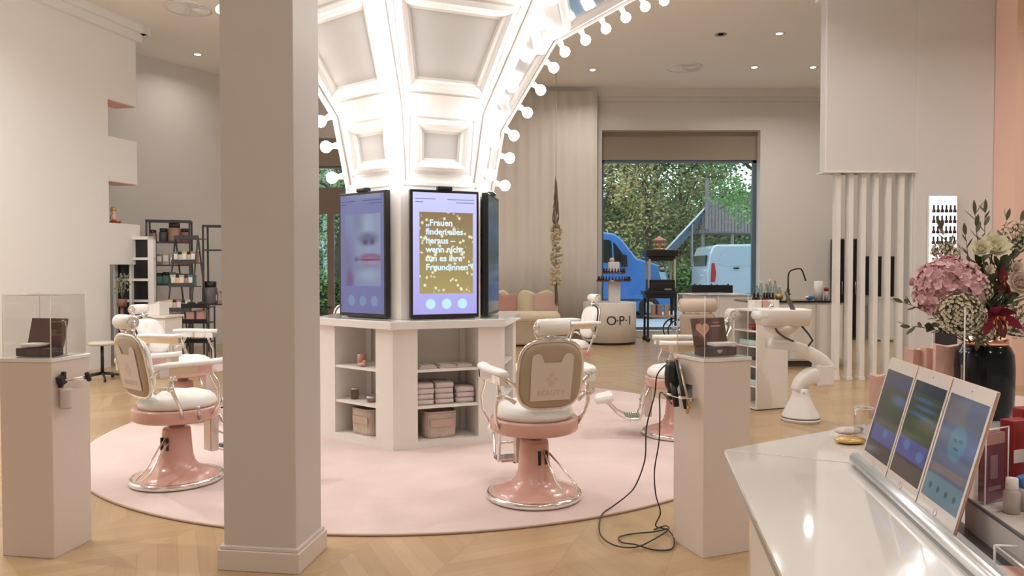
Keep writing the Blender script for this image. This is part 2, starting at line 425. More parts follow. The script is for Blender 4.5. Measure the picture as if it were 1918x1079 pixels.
# right block: wall with the lit display, box over the posts, pink wall
PY = 10.4
bx0 = at(1543, 300, PY).x; bx1 = at(1711, 300, PY).x; bz = at(1600, 321, PY).z; px1 = at(1883, 300, PY-.3).x
m = MB(); m.span(bx0, bx1+.01, PY-.05, PY+.15, bz, CZ)
m.span(bx1, 9.2, PY-.05, PY+.25, 0, CZ)
o = struct(m.build('wall_right', mat('wall_right_paint', (.70, .68, .67), .35), bevel=.012))
m = MB(); m.span(bx0-.03, bx1, PY-.08, PY+.18, bz-.03, bz); struct(m.build('trim_4', whitegl, bevel=.008))
m = MB(); m.span(bx0-.16, 9.2, PY-.21, PY-.05, CZ-.16, CZ); m.span(bx0-.16, bx0, PY-.05, PY+.15, CZ-.16, CZ)
m.span(bx0-.08, 9.2, PY-.13, PY-.05, CZ-.30, CZ-.16); m.span(bx0-.08, bx0, PY-.05, PY+.15, CZ-.30, CZ-.16); struct(m.build('trim_5', wallm))
m = MB(); m.span(px1, 9.2, PY-.5, PY-.06, 0, CZ); struct(m.build('wall_pink', pinkwall))
m = MB(); m.span(-12, 9.7, -6, -5.7, 0, CZ); struct(m.build('wall_rear', farwall))
m = MB(); m.span(9.4, 9.7, -6, YB, 0, CZ); struct(m.build('wall_far_right', farwall))
# front-left column
cB = onz(560, 1077, 0); ca = R(-7.8)
colc = cB.to_2d()+Vector((-cos(ca)*.222-sin(ca)*.19*1, -sin(ca)*.222+cos(ca)*.19))
def colbox(mb, hx, hy, z0, z1, dz=0):
    pts = []
    for sx_, sy_ in ((-1, -1), (1, -1), (1, 1), (-1, 1)):
        p = Vector((sx_*hx, sy_*hy)); pts.append((colc.x+p.x*cos(ca)-p.y*sin(ca), colc.y+p.x*sin(ca)+p.y*cos(ca)))
    mb.prism(pts, z0, z1)
m = MB(); colbox(m, .197, .165, 0, CZ); struct(m.build('wall_column', colm, bevel=.004))
m = MB(); colbox(m, .222, .19, 0, .105); colbox(m, .212, .18, .105, .125); struct(m.build('baseboard_column', mat('baseboard_paint', (.70, .62, .57), .3), bevel=.004))

# ceiling fittings
def downlight(p, on=True):
    t = thing('ceiling_downlight', '', 'light', (p.x, p.y, CZ), 0, 'recessed ceiling downlights')
    m = MB(); m.lathe([(.055, -.002), (.10, -.012), (.105, -.004), (.105, .0)], 24); m.build('trim_ring', whiteplas if on else greym, t)
    m = MB(); m.lathe([(0, -.006), (.055, -.006)], 24); m.build('diffuser', downm if on else greym, t)
    return t
dl_labels = {(370, 102): 'lit recessed ceiling downlight left of the big pillar', (1110, 131): 'lit recessed ceiling downlight near the curtain and hanging garland',
 (1460, 63): 'lit recessed ceiling downlight nearest the camera on the right half of the ceiling', (1413, 126): 'lit recessed ceiling downlight beside the right round vent, above the window',
 (1523, 126): 'lit recessed ceiling downlight closest to the white box above the slats', (1350, 64): 'unlit grey recessed fitting in the ceiling left of a lit downlight'}
def lamp_at(x, y, watts, name='downlight_lamp', z=CZ-.03, size=.10, spread=150):
    l = bpy.data.lights.new(name, 'AREA'); l.shape = 'DISK'; l.size = size; l.energy = watts; l.color = (1, .965, .92); l.spread = R(spread)
    o = bpy.data.objects.new(name, l); C.objects.link(o); o.location = (x, y, z); return o
for (px, py), lb in dl_labels.items():
    p = onz(px, py, CZ); t = downlight(p, (px, py) != (1350, 64)); t['label'] = lb
    if (px, py) != (1350, 64): lamp_at(p.x, p.y, SPOT*(.3 if px == 370 else .6))
for (x, y, k_) in ((2.4, 1.6, .7), (5.2, 3, 1.2), (-5.9, 7.2, 3.2), (-6.4, 4.8, 3), (3.6, 5.6, 1.2), (6.4, 7.2, 1.6), (7.4, 13.5, 1), (2.9, 9.2, 1), (-2.2, 13.2, 1), (-7.2, -1.5, 1), (6.5, -2, 1), (-2.6, -1.6, 1.3), (1.6, -1.6, 1.3), (-1.2, 1.6, .5)):  # unseen ceiling lamps added as fill for left wall, column front and room
    t = downlight(Vector((x, y, 0))); t['label'] = 'recessed fill downlight added unseen in the ceiling'; lamp_at(x, y, SPOT*k_)
for k, (px, py, lb) in enumerate(((353, 15, 'round white slotted ceiling vent left of the big pillar'), (1283, 126, 'round white slotted ceiling vent above the right window'))):
    p = onz(px, py, CZ); t = thing('ceiling_vent', lb, 'vent', (p.x, p.y, CZ), 0, 'round ceiling vents')
    m = MB(); m.lathe([(.30, -.012), (.345, -.022), (.355, 0)], 40); m.build('rim', whiteplas, t)
    m = MB(); m.lathe([(0, -.004), (.30, -.004)], 40); m.build('backing', darkgrey, t)
    m = MB()
    for q in range(22):
        a = 2*pi*q/22; m.box((cos(a)*.175, sin(a)*.175, -.014), (.24, .034, .012), Matrix.Rotation(a, 3, 'Z') @ Matrix.Rotation(R(25), 3, 'X'))
    m.lathe([(0, -.022), (.06, -.02), (.06, -.004)], 20); m.build('vane', whiteplas, t)

# ================================================================== RUG
CX, CYy = -.87, 7.22
RX, RY, RR = -.82, 7.31, 3.03
m = MB(); m.lathe([(0, .014), (RR-.02, .014), (RR, .008), (RR, 0)], 128)
rg = m.build('round_rug', rugm); rg.location = (RX, RY, .001); tag(rg, 'large round pale pink rug under the salon chairs', 'rug')
m = MB(); m.torus((0, 0, .006), RR+.004, .007, 128, 6); m.build('binding', rugedge, rg)

# ================================================================== SHELF ISLAND (hexagon)
A0 = R(-98)
def hp(r, k, c=(CX, CYy)): a = A0+k*pi/3; return Vector((c[0]+r*cos(a), c[1]+r*sin(a)))
isl = thing('display_island', 'white six-sided shelf counter in the middle of the pink rug', 'counter', (0, 0, 0))
RB = .98; ZS = 1.045; DEP = .42; PIL = .215
m = MB()
core = [tuple(hp(RB-DEP/cos(R(30)), k)) for k in range(6)]
m.prism(core, .015, ZS)
for k in range(6):
    a = hp(RB, k); b = hp(RB, k+1); z_ = hp(RB, k-1)
    u = (b-a).normalized(); v = (z_-a).normalized()
    ins = (Vector((CX, CYy))-a).normalized()
    nu = Vector((-u.y, u.x)); nv = Vector((v.y, -v.x))
    p1 = a+u*PIL; p2 = p1+nu*DEP; q1 = a+v*PIL; q2 = q1+nv*DEP
    m.prism([tuple(a), tuple(p1), tuple(p2), tuple(hp(RB-DEP/cos(R(30)), k)), tuple(q2), tuple(q1)], .015, ZS)
    e1 = b-u*PIL; m.prism([tuple(p1), tuple(e1), tuple(e1+nu*DEP), tuple(p2)], .015, .075)
m.build('body', offwhite, isl, bevel=.003)
m = MB(); m.prism([tuple(hp(RB+.055, k)) for k in range(6)], ZS, ZS+.07); m.build('countertop', whitegl, isl, bevel=.006)
SH = (.375, .69)
for k in range(6):
    a = hp(RB, k); b = hp(RB, k+1); u = (b-a).normalized(); nu = Vector((-u.y, u.x))
    for z in SH:
        m = MB(); p = a+u*(PIL-.004)+nu*.01; q = b-u*(PIL-.004)+nu*.01
        m.prism([tuple(p), tuple(q), tuple(q+nu*(DEP-.02)), tuple(p+nu*(DEP-.02))], z-.022, z); m.build('shelf', offwhite, isl)
def niche(k, s, depth, z):   # point in niche k: s 0..1 across, depth from the front
    a = hp(RB, k); b = hp(RB, k+1); u = (b-a).normalized(); nu = Vector((-u.y, u.x)); L = (b-a).length
    p = a+u*(PIL+s*(L-2*PIL))+nu*depth; return (p.x, p.y, z)
def facet_ang(k):
    a = hp(RB, k); b = hp(RB, k+1); return atan2(b.y-a.y, b.x-a.x)

# ================================================================== LAMP COLUMN (flaring dome of framed panels with globe bulbs)
dome = thing('flaring_light_column', 'white panelled column flaring up to the ceiling with globe bulbs on its ribs', 'column')
TR = .735; ZT = ZS+.07
prof = [(.70, 2.30), (.82, 2.95), (1.40, 3.90), (2.46, 4.55), (3.7, 5.02)]
m = MB(); m.prism([tuple(hp(TR, k)) for k in range(6)], ZT, 2.30); m.build('shaft', dome_w, dome, bevel=.004)
def hp3(r, k, z): p = hp(r, k); return Vector((p.x, p.y, z))
def panel(k, r0, z0, r1, z1, fill, bu, bv0, bv1):
    A, B = hp3(r0, k, z0), hp3(r0, k+1, z0); D, Cc = hp3(r1, k, z1), hp3(r1, k+1, z1)
    mid0 = (A+B)/2; mid1 = (D+Cc)/2; ux = (B-A).normalized(); uy = (mid1-mid0).normalized(); n = ux.cross(uy)
    if n.dot(mid0-Vector((CX, CYy, mid0.z))) < 0: n = -n
    def to2(p): q = p-mid0; return (q.dot(ux), q.dot(uy))
    def to3(p, h): return mid0+ux*p[0]+uy*p[1]+n*h
    P = [to2(p) for p in (A, B, Cc, D)]
    h2 = P[2][1]
    # the moulding outline: trapezoid inside the facet
    def at_v(v, ins):
        t = v/h2; xa = P[0][0]+(P[3][0]-P[0][0])*t; xb = P[1][0]+(P[2][0]-P[1][0])*t; return (xa+ins, v), (xb-ins, v)
    a, b = at_v(bv0, bu*.8); d, c = at_v(h2-bv1, bu*1.15)
    Q = [a, b, c, d]
    rings = [(P, 0.0), (Q, 0.0)]
    for (dd, hh) in ((q_*1.4, h_ if False else h_*1.15) for q_, h_ in ((.004, -.012), (.016, -.012), (.020, .016), (.045, .026), (.062, .010), (.072, .004), (.085, -.020), (.10, -.022))):
        rings.append((inset(Q, dd), hh))
    m = MB()
    vs = []
    for (pl, hh) in rings: vs += [to3(p, hh) for p in pl]
    fs = []
    for i in range(len(rings)-1):
        for j in range(4): j2 = (j+1) % 4; fs.append((i*4+j, i*4+j2, (i+1)*4+j2, (i+1)*4+j))
    m.add(vs, fs, False)
    pn = m.build('panel', dome_w, dome)
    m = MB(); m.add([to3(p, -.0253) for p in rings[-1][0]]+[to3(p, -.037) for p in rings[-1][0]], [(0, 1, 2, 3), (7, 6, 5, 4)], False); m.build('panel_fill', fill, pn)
for k in range(6):
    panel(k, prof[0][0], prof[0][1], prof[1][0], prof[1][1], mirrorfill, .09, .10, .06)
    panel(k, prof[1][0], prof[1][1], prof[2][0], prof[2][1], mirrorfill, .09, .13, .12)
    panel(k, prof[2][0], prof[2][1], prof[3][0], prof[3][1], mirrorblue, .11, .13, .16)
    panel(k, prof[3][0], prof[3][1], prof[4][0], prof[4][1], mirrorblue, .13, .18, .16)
m = MB(); m.prism([tuple(hp(.735, k)) for k in range(6)], 2.27, 2.335); m.build('collar', dome_w, dome, bevel=.01)
m = MB()
m.prism([tuple(hp(3.74, k)) for k in range(6)], 5.02, 5.10); m.prism([tuple(hp(.9, k)) for k in range(6)], 5.1, CZ); m.build('crown', dome_w, dome)
sock = MB(); sock.lathe([(.019, 0), (.022, .035), (.028, .045), (.022, .05)], 12); sock_o = None
nb = 0
for k in range(6):
    pts = [hp3(r+.008, k, z) for r, z in prof]
    m = MB(); rd = (hp(1, k)-Vector((CX, CYy))); rd = Vector((rd.x, rd.y, 0)); td = Vector((-rd.y, rd.x, 0))
    for i in range(len(pts)-1):
        p, q = pts[i], pts[i+1]; d = (q-p).normalized(); n = td.cross(d)
        if n.dot(rd) < 0: n = -n
        mt = Matrix((td, n, d)).transposed(); m.box((p+q)/2+n*.003, (.075, .03, (q-p).length+.01), mt)
    m.build('rib', dome_w, dome)
    dist = [0]
    for i in range(len(pts)-1): dist.append(dist[-1]+(pts[i+1]-pts[i]).length)
    sdist = .13
    while sdist < dist[-1]-.1:
        i = max(j for j in range(len(dist)-1) if dist[j] <= sdist); p, q = pts[i], pts[i+1]; d = (q-p).normalized(); n = td.cross(d)
        if n.dot(rd) < 0: n = -n
        c = p+d*(sdist-dist[i])+n*.015
        m = MB(); m.cur = 0; m.lathe([(.030, 0), (.032, .02), (.024, .05), (.026, .06)], 12, c, n); m.cur = 1
        m.lathe([(.018, .055), (.034, .075), (.050, .095), (.055, .117), (.049, .142), (.03, .162), (0, .170)], 14, c, n)
        m.build('globe_bulb', [whiteplas, bulbm], dome); nb += 1
        sdist += .285
print('bulbs', nb)

# ================================================================== SCREENS on the tower
face_layers = [
 ('box', .50, .50, .5, .5, .02, (.21, .23, .52)),
 ('box', .52, .53, .40, .30, .015, (.27, .33, .56)),
 ('ell', .80, .62, .55, .50, .9, (.36, .45, .68)), ('ell', .38, .80, .10, .12, .9, (.24, .29, .52)),
 ('ell', .18, .42, .14, .26, .8, (.21, .24, .48)),
 ('ell', .66, .70, .10, .14, .6, (.44, .55, .76)),
 ('ell', .64, .625, .21, .055, .55, (.17, .17, .34)),
 ('ell', .58, .60, .050, .022, .6, (.09, .07, .20)), ('ell', .74, .60, .05, .022, .6, (.09, .07, .20)),
 ('ell', .70, .468, .26, .036, .35, (.33, .16, .34)), ('ell', .70, .426, .22, .040, .35, (.46, .26, .46)), ('ell', .72, .42, .12, .014, .9, (.56, .38, .60)),
 ('ell', .68, .450, .25, .007, .8, (.12, .05, .15)), ('ell', .38, .455, .05, .02, .9, (.17, .13, .30)),
 ('ell', .62, .38, .22, .03, .9, (.24, .28, .50)), ('ell', .66, .33, .20, .05, .8, (.42, .52, .74)),
 ('ell', .16, .27, .13, .10, .5, (.22, .11, .34)), ('ell', .06, .40, .10, .30, .5, (.22, .22, .46)),
 ('box', .50, .90, .5, .065, .02, (.24, .27, .60)), ('box', .50, .115, .5, .115, .02, (.23, .25, .58)), ('box', .05, .5, .045, .5, .03, (.22, .24, .56)), ('box', .965, .5, .04, .5, .03, (.22, .24, .56)),
 ('ell', .25, .105, .078, .044, .12, (.28, .44, .70)), ('ell', .52, .105, .078, .044, .12, (.28, .44, .70)), ('ell', .78, .105, .078, .044, .12, (.28, .44, .70))]
quote_layers = [('glitter', .52, .505, .42, .335, .01, None),
 ('ell', .27, .085, .075, .042, .12, (.52, .80, .95)), ('ell', .52, .085, .075, .042, .12, (.52, .80, .95)), ('ell', .77, .085, .075, .042, .12, (.52, .80, .95))]
dark_layers = [('ell', .3, .75, .5, .2, .9, (.035, .05, .08)), ('ell', .5, .52, .3, .05, .9, (.03, .06, .05)), ('ell', .5, .30, .6, .2, .9, (.05, .05, .065))]
scr_mats = {-1: screen_mat('screen_face', ((.20, .22, .55), (.24, .28, .62)), face_layers, .5),
            0: screen_mat('screen_quote', ((.40, .37, .78), (.60, .62, .95)), quote_layers, 1.0),
            1: screen_mat('screen_dim', ((.05, .05, .06), (.06, .065, .085)), dark_layers, 1.0)}
scr_lab = {-1: 'black framed upright screen showing a close-up of lips and nose', 0: 'black framed upright screen showing a quotation on gold glitter, facing the room',
           1: 'dark upright screen on the right side of the column, seen edge-on'}
for k in (-1, 0, 1):
    a = facet_ang(k); n = Vector((sin(a), -cos(a), 0)); u = Vector((cos(a), sin(a), 0)); ap = TR*cos(R(30))
    off = {-1: -.06, 0: .015, 1: -.05}[k]
    base = Vector((CX, CYy, 0))+n*(ap+.004)+u*off
    zb = ZT+.012; sh = 1.125; sw = .63; tilt = {-1: 0, 0: 0, 1: 0}[k]
    t = thing('digital_screen', scr_lab[k], 'screen', (base.x, base.y, zb), a, 'screens around the column')
    # local frame: x along facet, -y outwards
    m = MB(); m.span(-sw/2, sw/2, -.068, -.012, 0, sh); m.build('casing', black, t, bevel=.005)
    bz_ = .022
    m = MB(); x0, x1, z0, z1 = -sw/2+bz_, sw/2-bz_, .032, sh-.024; m.quad((x0, -.0695, z0), (x1, -.0695, z0), (x1, -.0695, z1), (x0, -.0695, z1))
    m.build('display', scr_mats[k], t, uv=[(0, 0), (1, 0), (1, 1), (0, 1)])
    m = MB(); m.span(-.2, .2, -.012, 0.0, .25, .8); m.build('wall_mount', darkgrey, t)
    m = MB(); m.span(-.068, .068, -.075, -.018, sh, sh+.035); m.span(-.05, .05, -.085, -.07, sh+.006, sh+.03); m.build('camera_bar', black, t, bevel=.006)
    if k == 0:
        M0 = lambda x, z: facing((x, -.0712, z), (1, 0, 0), (0, 0, 1))
        for i, ln_ in enumerate(('„Frauen', 'finden alles', 'heraus –', 'wenn nicht,', 'tun es ihre', 'Freundinnen“')):
            text_mesh('lettering', ln_, .077, emis('screen_lettering', (.72, .90, 1), 1.0) if i == 0 else MATS['lt'], M0(-.178, .835-i*.078), t, .0004, 'LEFT', .0022)
            if i == 0: MATS['lt'] = bpy.data.materials['screen_lettering']
    if k in (0, -1):
        ci = emis('caption_ink_%d' % (k+2), (.22, .21, .42) if k == 0 else (.10, .11, .28), 1.0)
        for (xa, xb, z) in ((-.27, -.09, 1.045), (-.27, -.20, 1.018), (.02, .27, 1.045), (.10, .27, 1.018)): m = MB(); m.span(xa, xb, -.0712, -.0702, z-.004, z+.003); m.build('caption_line', ci, t)

# things on the island shelves ------------------------------------------------
fa0 = facet_ang(0); fam = facet_ang(-1)
def towel_obj(first=[None]):
    if first[0]: return dup(first[0])
    m = MB(); m.smooth = True
    # folded towel: rounded slab seen from its fold
    L, D, T = .155, .24, .046
    pr = []
    for i in range(13):
        a = -pi/2+pi*i/12; pr.append((-D/2+T/2-cos(a)*T/2, T/2+sin(a)*T/2))
    pr += [(D/2, T), (D/2, T*.72), (D/2-.03, T*.66), (D/2, T*.6), (D/2, T*.36), (D/2-.03, T*.33), (D/2, T*.28), (D/2, 0)]
    n = len(pr); vs = [(-L/2, y, z) for y, z in pr]+[(-L/6, y*1.01, z*1.04) for y, z in pr]+[(L/6, y*1.0, z*.97) for y, z in pr]+[(L/2, y, z) for y, z in pr]
    fs = [tuple(range(n))[::-1], tuple(3*n+i for i in range(n))]
    for s_ in range(3): fs += [(s_*n+i, s_*n+(i+1) % n, (s_+1)*n+(i+1) % n, (s_+1)*n+i) for i in range(n)]
    m.add(vs, fs, True); o = m.build('folded_towel', towel); first[0] = o
    tag(o, 'x', 'towel'); return o
stk = ((.145, 4, 'left'), (.47, 4, 'middle'), (.82, 3, 'right'))
names = {4: ('lowest', 'second from below', 'third from below', 'topmost'), 3: ('lowest', 'middle', 'topmost')}
for s_, n, nm in stk:
    for i in range(n):
        o = towel_obj(); p = niche(0, s_, .17, SH[0]+.001+i*.047); o.location = p; o.rotation_euler = (0, 0, fa0+random.uniform(-.05, .05)); o.scale = (1, 1, 1)
        tag(o, 'pale pink folded towel, %s of the %s stack on the island shelf' % (names[n][i], nm), 'towel', 'folded towels on the island shelf')
for s_, lb in ((.2, 'flat folded pale cloth lying left on the upper shelf above the towels'), (.52, 'flat folded pale cloth lying in the middle of the upper shelf above the towels'), (.8, 'flat folded pale cloth lying right on the upper shelf above the towels')):
    m = MB(); m.box((0, 0, .008), (.15, .22, .016)); m.box((0.004, 0, .021), (.135, .21, .009)); o = m.build('folded_cloth', towel, bevel=.006)
    o.location = niche(0, s_, .16, SH[1]+.001); o.rotation_euler = (0, 0, fa0); tag(o, lb, 'cloth', 'flat cloths on the upper shelf')
def basket(loc, ang, lb):
    t = thing('woven_basket', lb, 'basket', loc, ang, 'baskets at the foot of the island')
    m = MB(); n = 96; vs = []; fs = []; lv = 8
    for j in range(lv+1):
        z = .225*j/lv; g = 1+.05*(j/lv)+(.02 if j in (4, 5) else 0)
        for i in range(n):
            a = 2*pi*i/n; c_, s_ = cos(a), sin(a); e = 2/4.5
            rx, ry = .135*g, .10*g; rib = 1+.022*math.sin(i*pi/2+ (j % 2)*.0)
            vs.append((math.copysign(abs(c_)**e, c_)*rx*rib, math.copysign(abs(s_)**e, s_)*ry*rib, z))
    for j in range(lv):
        for i in range(n): i2 = (i+1) % n; fs.append((j*n+i, j*n+i2, (j+1)*n+i2, (j+1)*n+i))
    fs.append(tuple(range(n))[::-1]); m.add(vs, fs, True); m.build('body', basketm, t, solid=.006)
    m = MB(); m.tube([(math.copysign(abs(cos(2*pi*i/40))**(2/4.5), cos(2*pi*i/40))*.143, math.copysign(abs(sin(2*pi*i/40))**(2/4.5), sin(2*pi*i/40))*.106, .226) for i in range(40)], .008, 6, closed=True); m.build('rim', basketm, t)
    m = MB(); m.span(-.10, .10, -.115, -.1095, .10, .165); m.build('print', mat('basket_print', (.56, .40, .33), .85), t)
    return t
basket(niche(0, .42, .17, .077), fa0, 'pleated beige woven basket under the folded towels')
basket(niche(-1, .50, .17, .077), fam, 'pleated beige woven basket in the left side of the island')
def candle(loc, r, h, mm, lb, nm='candle_jar'):
    t = thing(nm, lb, 'candle', loc)
    m = MB(); m.lathe([(0, 0), (r, 0), (r, h), (r*.88, h), (r*.88, h*.65), (0, h*.65)], 24); m.build('jar', mm, t)
    m = MB(); m.lathe([(0, h*.655), (r*.86, h*.655)], 20); m.tube([(0, 0, h*.65), (.002, 0, h*.82)], .0015, 6); m.build('wax', skinpink, t); return t
candle(niche(-1, .42, .12, SH[1]+.001), .042, .105, rose, 'dark pink candle jar on the upper left island shelf')
candle(niche(-1, .86, .12, SH[1]+.001), .042, .13, mat('rose_jar_pale', (.62, .30, .26), .3), 'taller rose jar at the right end of the upper left island shelf')
m = MB(); m.smooth = True; m.ball((0, 0, .018), .03, sc=(1.3, 1, .6)); m.ball((.02, .01, .038), .018); o = m.build('pink_figure', skinpink); o.location = niche(-1, .55, .06, SH[1]+.001); tag(o, 'small pink lump-shaped soap in front of the candle jar', 'soap')
t = thing('glass_jar', 'clear glass jar on the middle left island shelf', 'jar', niche(-1, .24, .12, SH[0]+.001)); m = MB(); m.lathe([(0, 0), (.035, 0), (.038, .06), (.032, .085), (.032, .09)], 20); m.build('body', tint_glass, t)
m = MB(); m.lathe([(.034, .088), (.036, .09), (.036, .10), (0, .10)], 20); m.build('lid', steel, t)
t = thing('cream_pot', 'low brown cream pot on the middle left island shelf', 'pot', niche(-1, .68, .10, SH[0]+.001)); m = MB(); m.lathe([(0, 0), (.036, 0), (.04, .035), (.04, .04)], 20); m.build('body', mat('pot_brown', (.32, .22, .17), .3), t)
m = MB(); m.lathe([(.042, .038), (.042, .052), (0, .053)], 20); m.build('lid', steel, t)

# ================================================================== BARBER CHAIRS
def cushion(w_, h_, th, nx=14, nz=14, power=3.2, tufts=True, arch=.0):
    """tufted pad in the x-z plane, front at -y... returns MB"""
    m = MB(); m.smooth = True; vs = []; fs = []
    def outl(u, v):   # u,v in -1..1 -> superellipse-ish mapping of the square
        r = max(abs(u), abs(v))
        if r < 1e-9: return 0, 0
        a = atan2(v, u); c_, s_ = cos(a), sin(a)
        k = (abs(c_)**power+abs(s_)**power)**(-1/power); return r*k*c_, r*k*s_
    for side in (1, -1):
        for j in range(nz+1):
            for i in range(nx+1):
                u = -1+2*i/nx; v = -1+2*j/nz; x, z = outl(u, v); r = max(abs(u), abs(v))
                t = th*.5*(1-r**4)**.5 if r < 1 else 0
                if side == 1 and tufts:
                    t -= th*.16*(0.5+0.5*cos(x*7.5+z*7.5))*(0.5+0.5*cos(x*7.5-z*7.5))*(1-r**2)
                if side == -1: t *= .35
                vs.append((x*w_/2*(1-arch*(z > 0)*z*z*.0), side*t, z*h_/2))
        off = 0 if side == 1 else (nx+1)*(nz+1)
        for j in range(nz):
            for i in range(nx):
                q = (off+j*(nx+1)+i, off+j*(nx+1)+i+1, off+(j+1)*(nx+1)+i+1, off+(j+1)*(nx+1)+i); fs.append(q if side == -1 else q[::-1])
    m.add(vs, fs, True); return m
def spath(w_, h_, power, n=48):
    P = []
    for i in range(n):
        a = 2*pi*i/n; c_, s_ = cos(a), sin(a); k = (abs(c_)**power+abs(s_)**power)**(-1/power); P.append((k*c_*w_/2, 0, k*s_*h_/2))
    return P
def barber_chair(rec=11):
    t = thing('barber_chair', 'x', 'barber chair', (0, 0, 0))
    m = MB(); m.lathe([(0, .02), (.300, .02), (.302, .035), (.285, .055), (.22, .075), (.16, .098), (.128, .135), (.112, .19), (.104, .27), (.098, .36), (.094, .385), (.080, .392), (0, .392)], 48); bo = m.build('base', pinken, t)
    m = MB(); m.torus((0, 0, .024), .305, .022, 56, 12); m.build('base_ring', chrome, t)
    for sx_ in (0, .052): m = MB(); m.span(sx_-.008, sx_+.008, -.118+sx_*.25, -.09, .24, .33); m.build('slot', black, bo)
    m = MB(); m.lathe([(.055, .385), (.055, .44), (.12, .45), (.12, .462)], 24); m.build('piston', chrome, t)
    m = MB(); m.lathe([(0, .456), (.280, .456), (.292, .464), (.297, .475), (.297, .535), (.292, .546), (.27, .548), (0, .548)], 56); m.build('seat_ring', pinken, t)
    # seat cushion
    m = MB(); m.smooth = True; n = 40; vs = []; fs = []; rings = [(0, .655), (.06, .652), (.12, .655), (.17, .652), (.22, .638), (.255, .612), (.268, .58), (.262, .552), (.2, .548)]
    for r, z in rings:
        for i in range(n):
            a = 2*pi*i/n; dz = 0
            if .05 < r < .25 and z > .6: dz = -.007*(.5+.5*cos(8*a))*(1 if r < .2 else .6)
            vs.append((r*cos(a), r*sin(a)+.01, z+dz))
    for j in range(len(rings)-1):
        for i in range(n): i2 = (i+1) % n; fs.append((j*n+i, (j+1)*n+i, (j+1)*n+i2, j*n+i2))
    m.add(vs, fs, True); m.build('seat', leather, t)
    # backrest, reclined
    bx = Matrix.Rotation(R(rec), 4, 'X'); hinge = Vector((0, -.235, .64)); dn = Vector((0, -sin(R(rec)), cos(R(rec)))); bc = hinge+dn*.235
    def place(o): o.matrix_local = Matrix.Translation(bc) @ bx; return o
    m = cushion(.395, .415, .11); o = m.build('backrest', leather, t); place(o)
    m = MB(); n = 48; P = spath(.415, .435, 3.4, n); vs = []; fs = []
    for (s_, y) in ((1.0, -.012), (1.0, -.030), (.96, -.045), (.88, -.052), (.0, -.056)):
        vs += [(x*s_, y, z*s_) for (x, _, z) in P]
    for j in range(4):
        for i in range(n): i2 = (i+1) % n; fs.append((j*n+i, j*n+i2, (j+1)*n+i2, (j+1)*n+i))
    m.add(vs, fs, True); sh = m.build('back_shell', beige, t); place(sh)
    m = MB(); m.tube([(x, -.024, z) for x, _, z in spath(.43, .45, 3.4, 56)], .013, 10, closed=True); o = m.build('back_frame', chrome, t); place(o)
    # pale cover on the back of the shell with a notch cut in its top edge
    cs = .90
    out = [(-.150, -.175), (.150, -.175), (.157, .05), (.155, .11)]
    out += [(.115+.042*cos(a), .13+.04*sin(a)) for a in (R(0), R(30), R(60), R(90), R(120))]
    out += [(.078, .145), (.068, .115), (.060, .102), (-.060, .102), (-.068, .115), (-.078, .145)]
    out += [(-.115+.042*cos(a), .13+.04*sin(a)) for a in (R(60), R(90), R(120), R(150), R(180))]
    out += [(-.155, .11), (-.157, .05)]
    m = MB(); m.extrude([(x*cs, -.0565, z*cs) for x, z in out], (0, -.005, 0)); cv = m.build('back_cover', cover, t); place(cv)
    M2 = facing((0, -.0622, -.108), (1, 0, 0), (0, 0, 1))
    text_mesh('lettering', 'BEAUTY', .048, fadedpink, M2, cv, .0004, offset=.0008, space=1.12)
    m = MB()
    for (x, z, s_) in ((0, .012, .020), (-.024, -.016, .018), (.024, -.016, .018), (0, -.045, .022)):
        m.extrude([(x+s_*cos(a), -.0617, z+s_*.9*sin(a)) for a in [2*pi*i/12 for i in range(12)]], (0, -.0004, 0))
    m.build('emblem', mat('emblem_print', (.66, .53, .48), .6) if 'emblem_print' not in MATS else MATS['emblem_print'], cv)
    # headrest
    top = hinge+dn*.45; hc = hinge+dn*.545+Vector((0, -.012, 0)); xa = Vector((1, 0, 0))
    m = MB(); m.tube([top-dn*.03, top+dn*.04, hc], .017, 10); m.lathe([(.026, -.015), (.03, 0), (.026, .015)], 14, top+dn*.02, dn); m.tube([top+dn*.02-xa*.055, top+dn*.02+xa*.055], .009, 8); m.build('headrest_post', chrome, t)
    hr = MB(); hr.lathe([(0, -.105), (.040, -.103), (.050, -.095), (.052, 0), (.050, .095), (.040, .103), (0, .105)], 28, hc, (1, 0, 0)); ho = hr.build('headrest', leather, t)
    m = MB()
    for s_ in (-1, 1):
        m.torus(hc+xa*s_*.105, .037, .007, 24, 8, (1, 0, 0)); m.lathe([(.012, 0), (.014, .02), (0, .024)], 12, hc+xa*s_*.105, (s_, 0, 0))
        m.tube([hc+xa*s_*.113, hc+xa*s_*.12-dn*.035, hc+xa*s_*.10-dn*.07, top+xa*s_*.02+dn*.03], .006, 6)
    m.build('headrest_cap', chrome, ho)
    for s_ in (-1, 1):
        pts = [(s_*.29, -.30, .875), (s_*.315, -.20, .885), (s_*.33, -.05, .885), (s_*.325, .10, .882), (s_*.305, .20, .885)]
        m = MB(); m.smooth = True
        N_ = 14; vs = []; fs = []
        P = []
        for i in range(N_+1):
            u = i/N_*(len(pts)-1); a = int(min(u, len(pts)-2)); f = u-a; P.append(Vector(pts[a]).lerp(Vector(pts[a+1]), f))
        secs = 12
        for i, p in enumerate(P):
            wd = .045*(1-.55*abs(2*i/N_-1)**6)
            if i in (0, N_): wd *= .35
            d = (P[min(i+1, N_)]-P[max(i-1, 0)]).normalized(); x = d.cross(Vector((0, 0, 1))).normalized()
            for k in range(secs):
                a = 2*pi*k/secs; cc, ss = cos(a), sin(a); vs.append(p+x*math.copysign(abs(cc)**.7, cc)*wd+Vector((0, 0, 1))*math.copysign(abs(ss)**.7, ss)*.020)
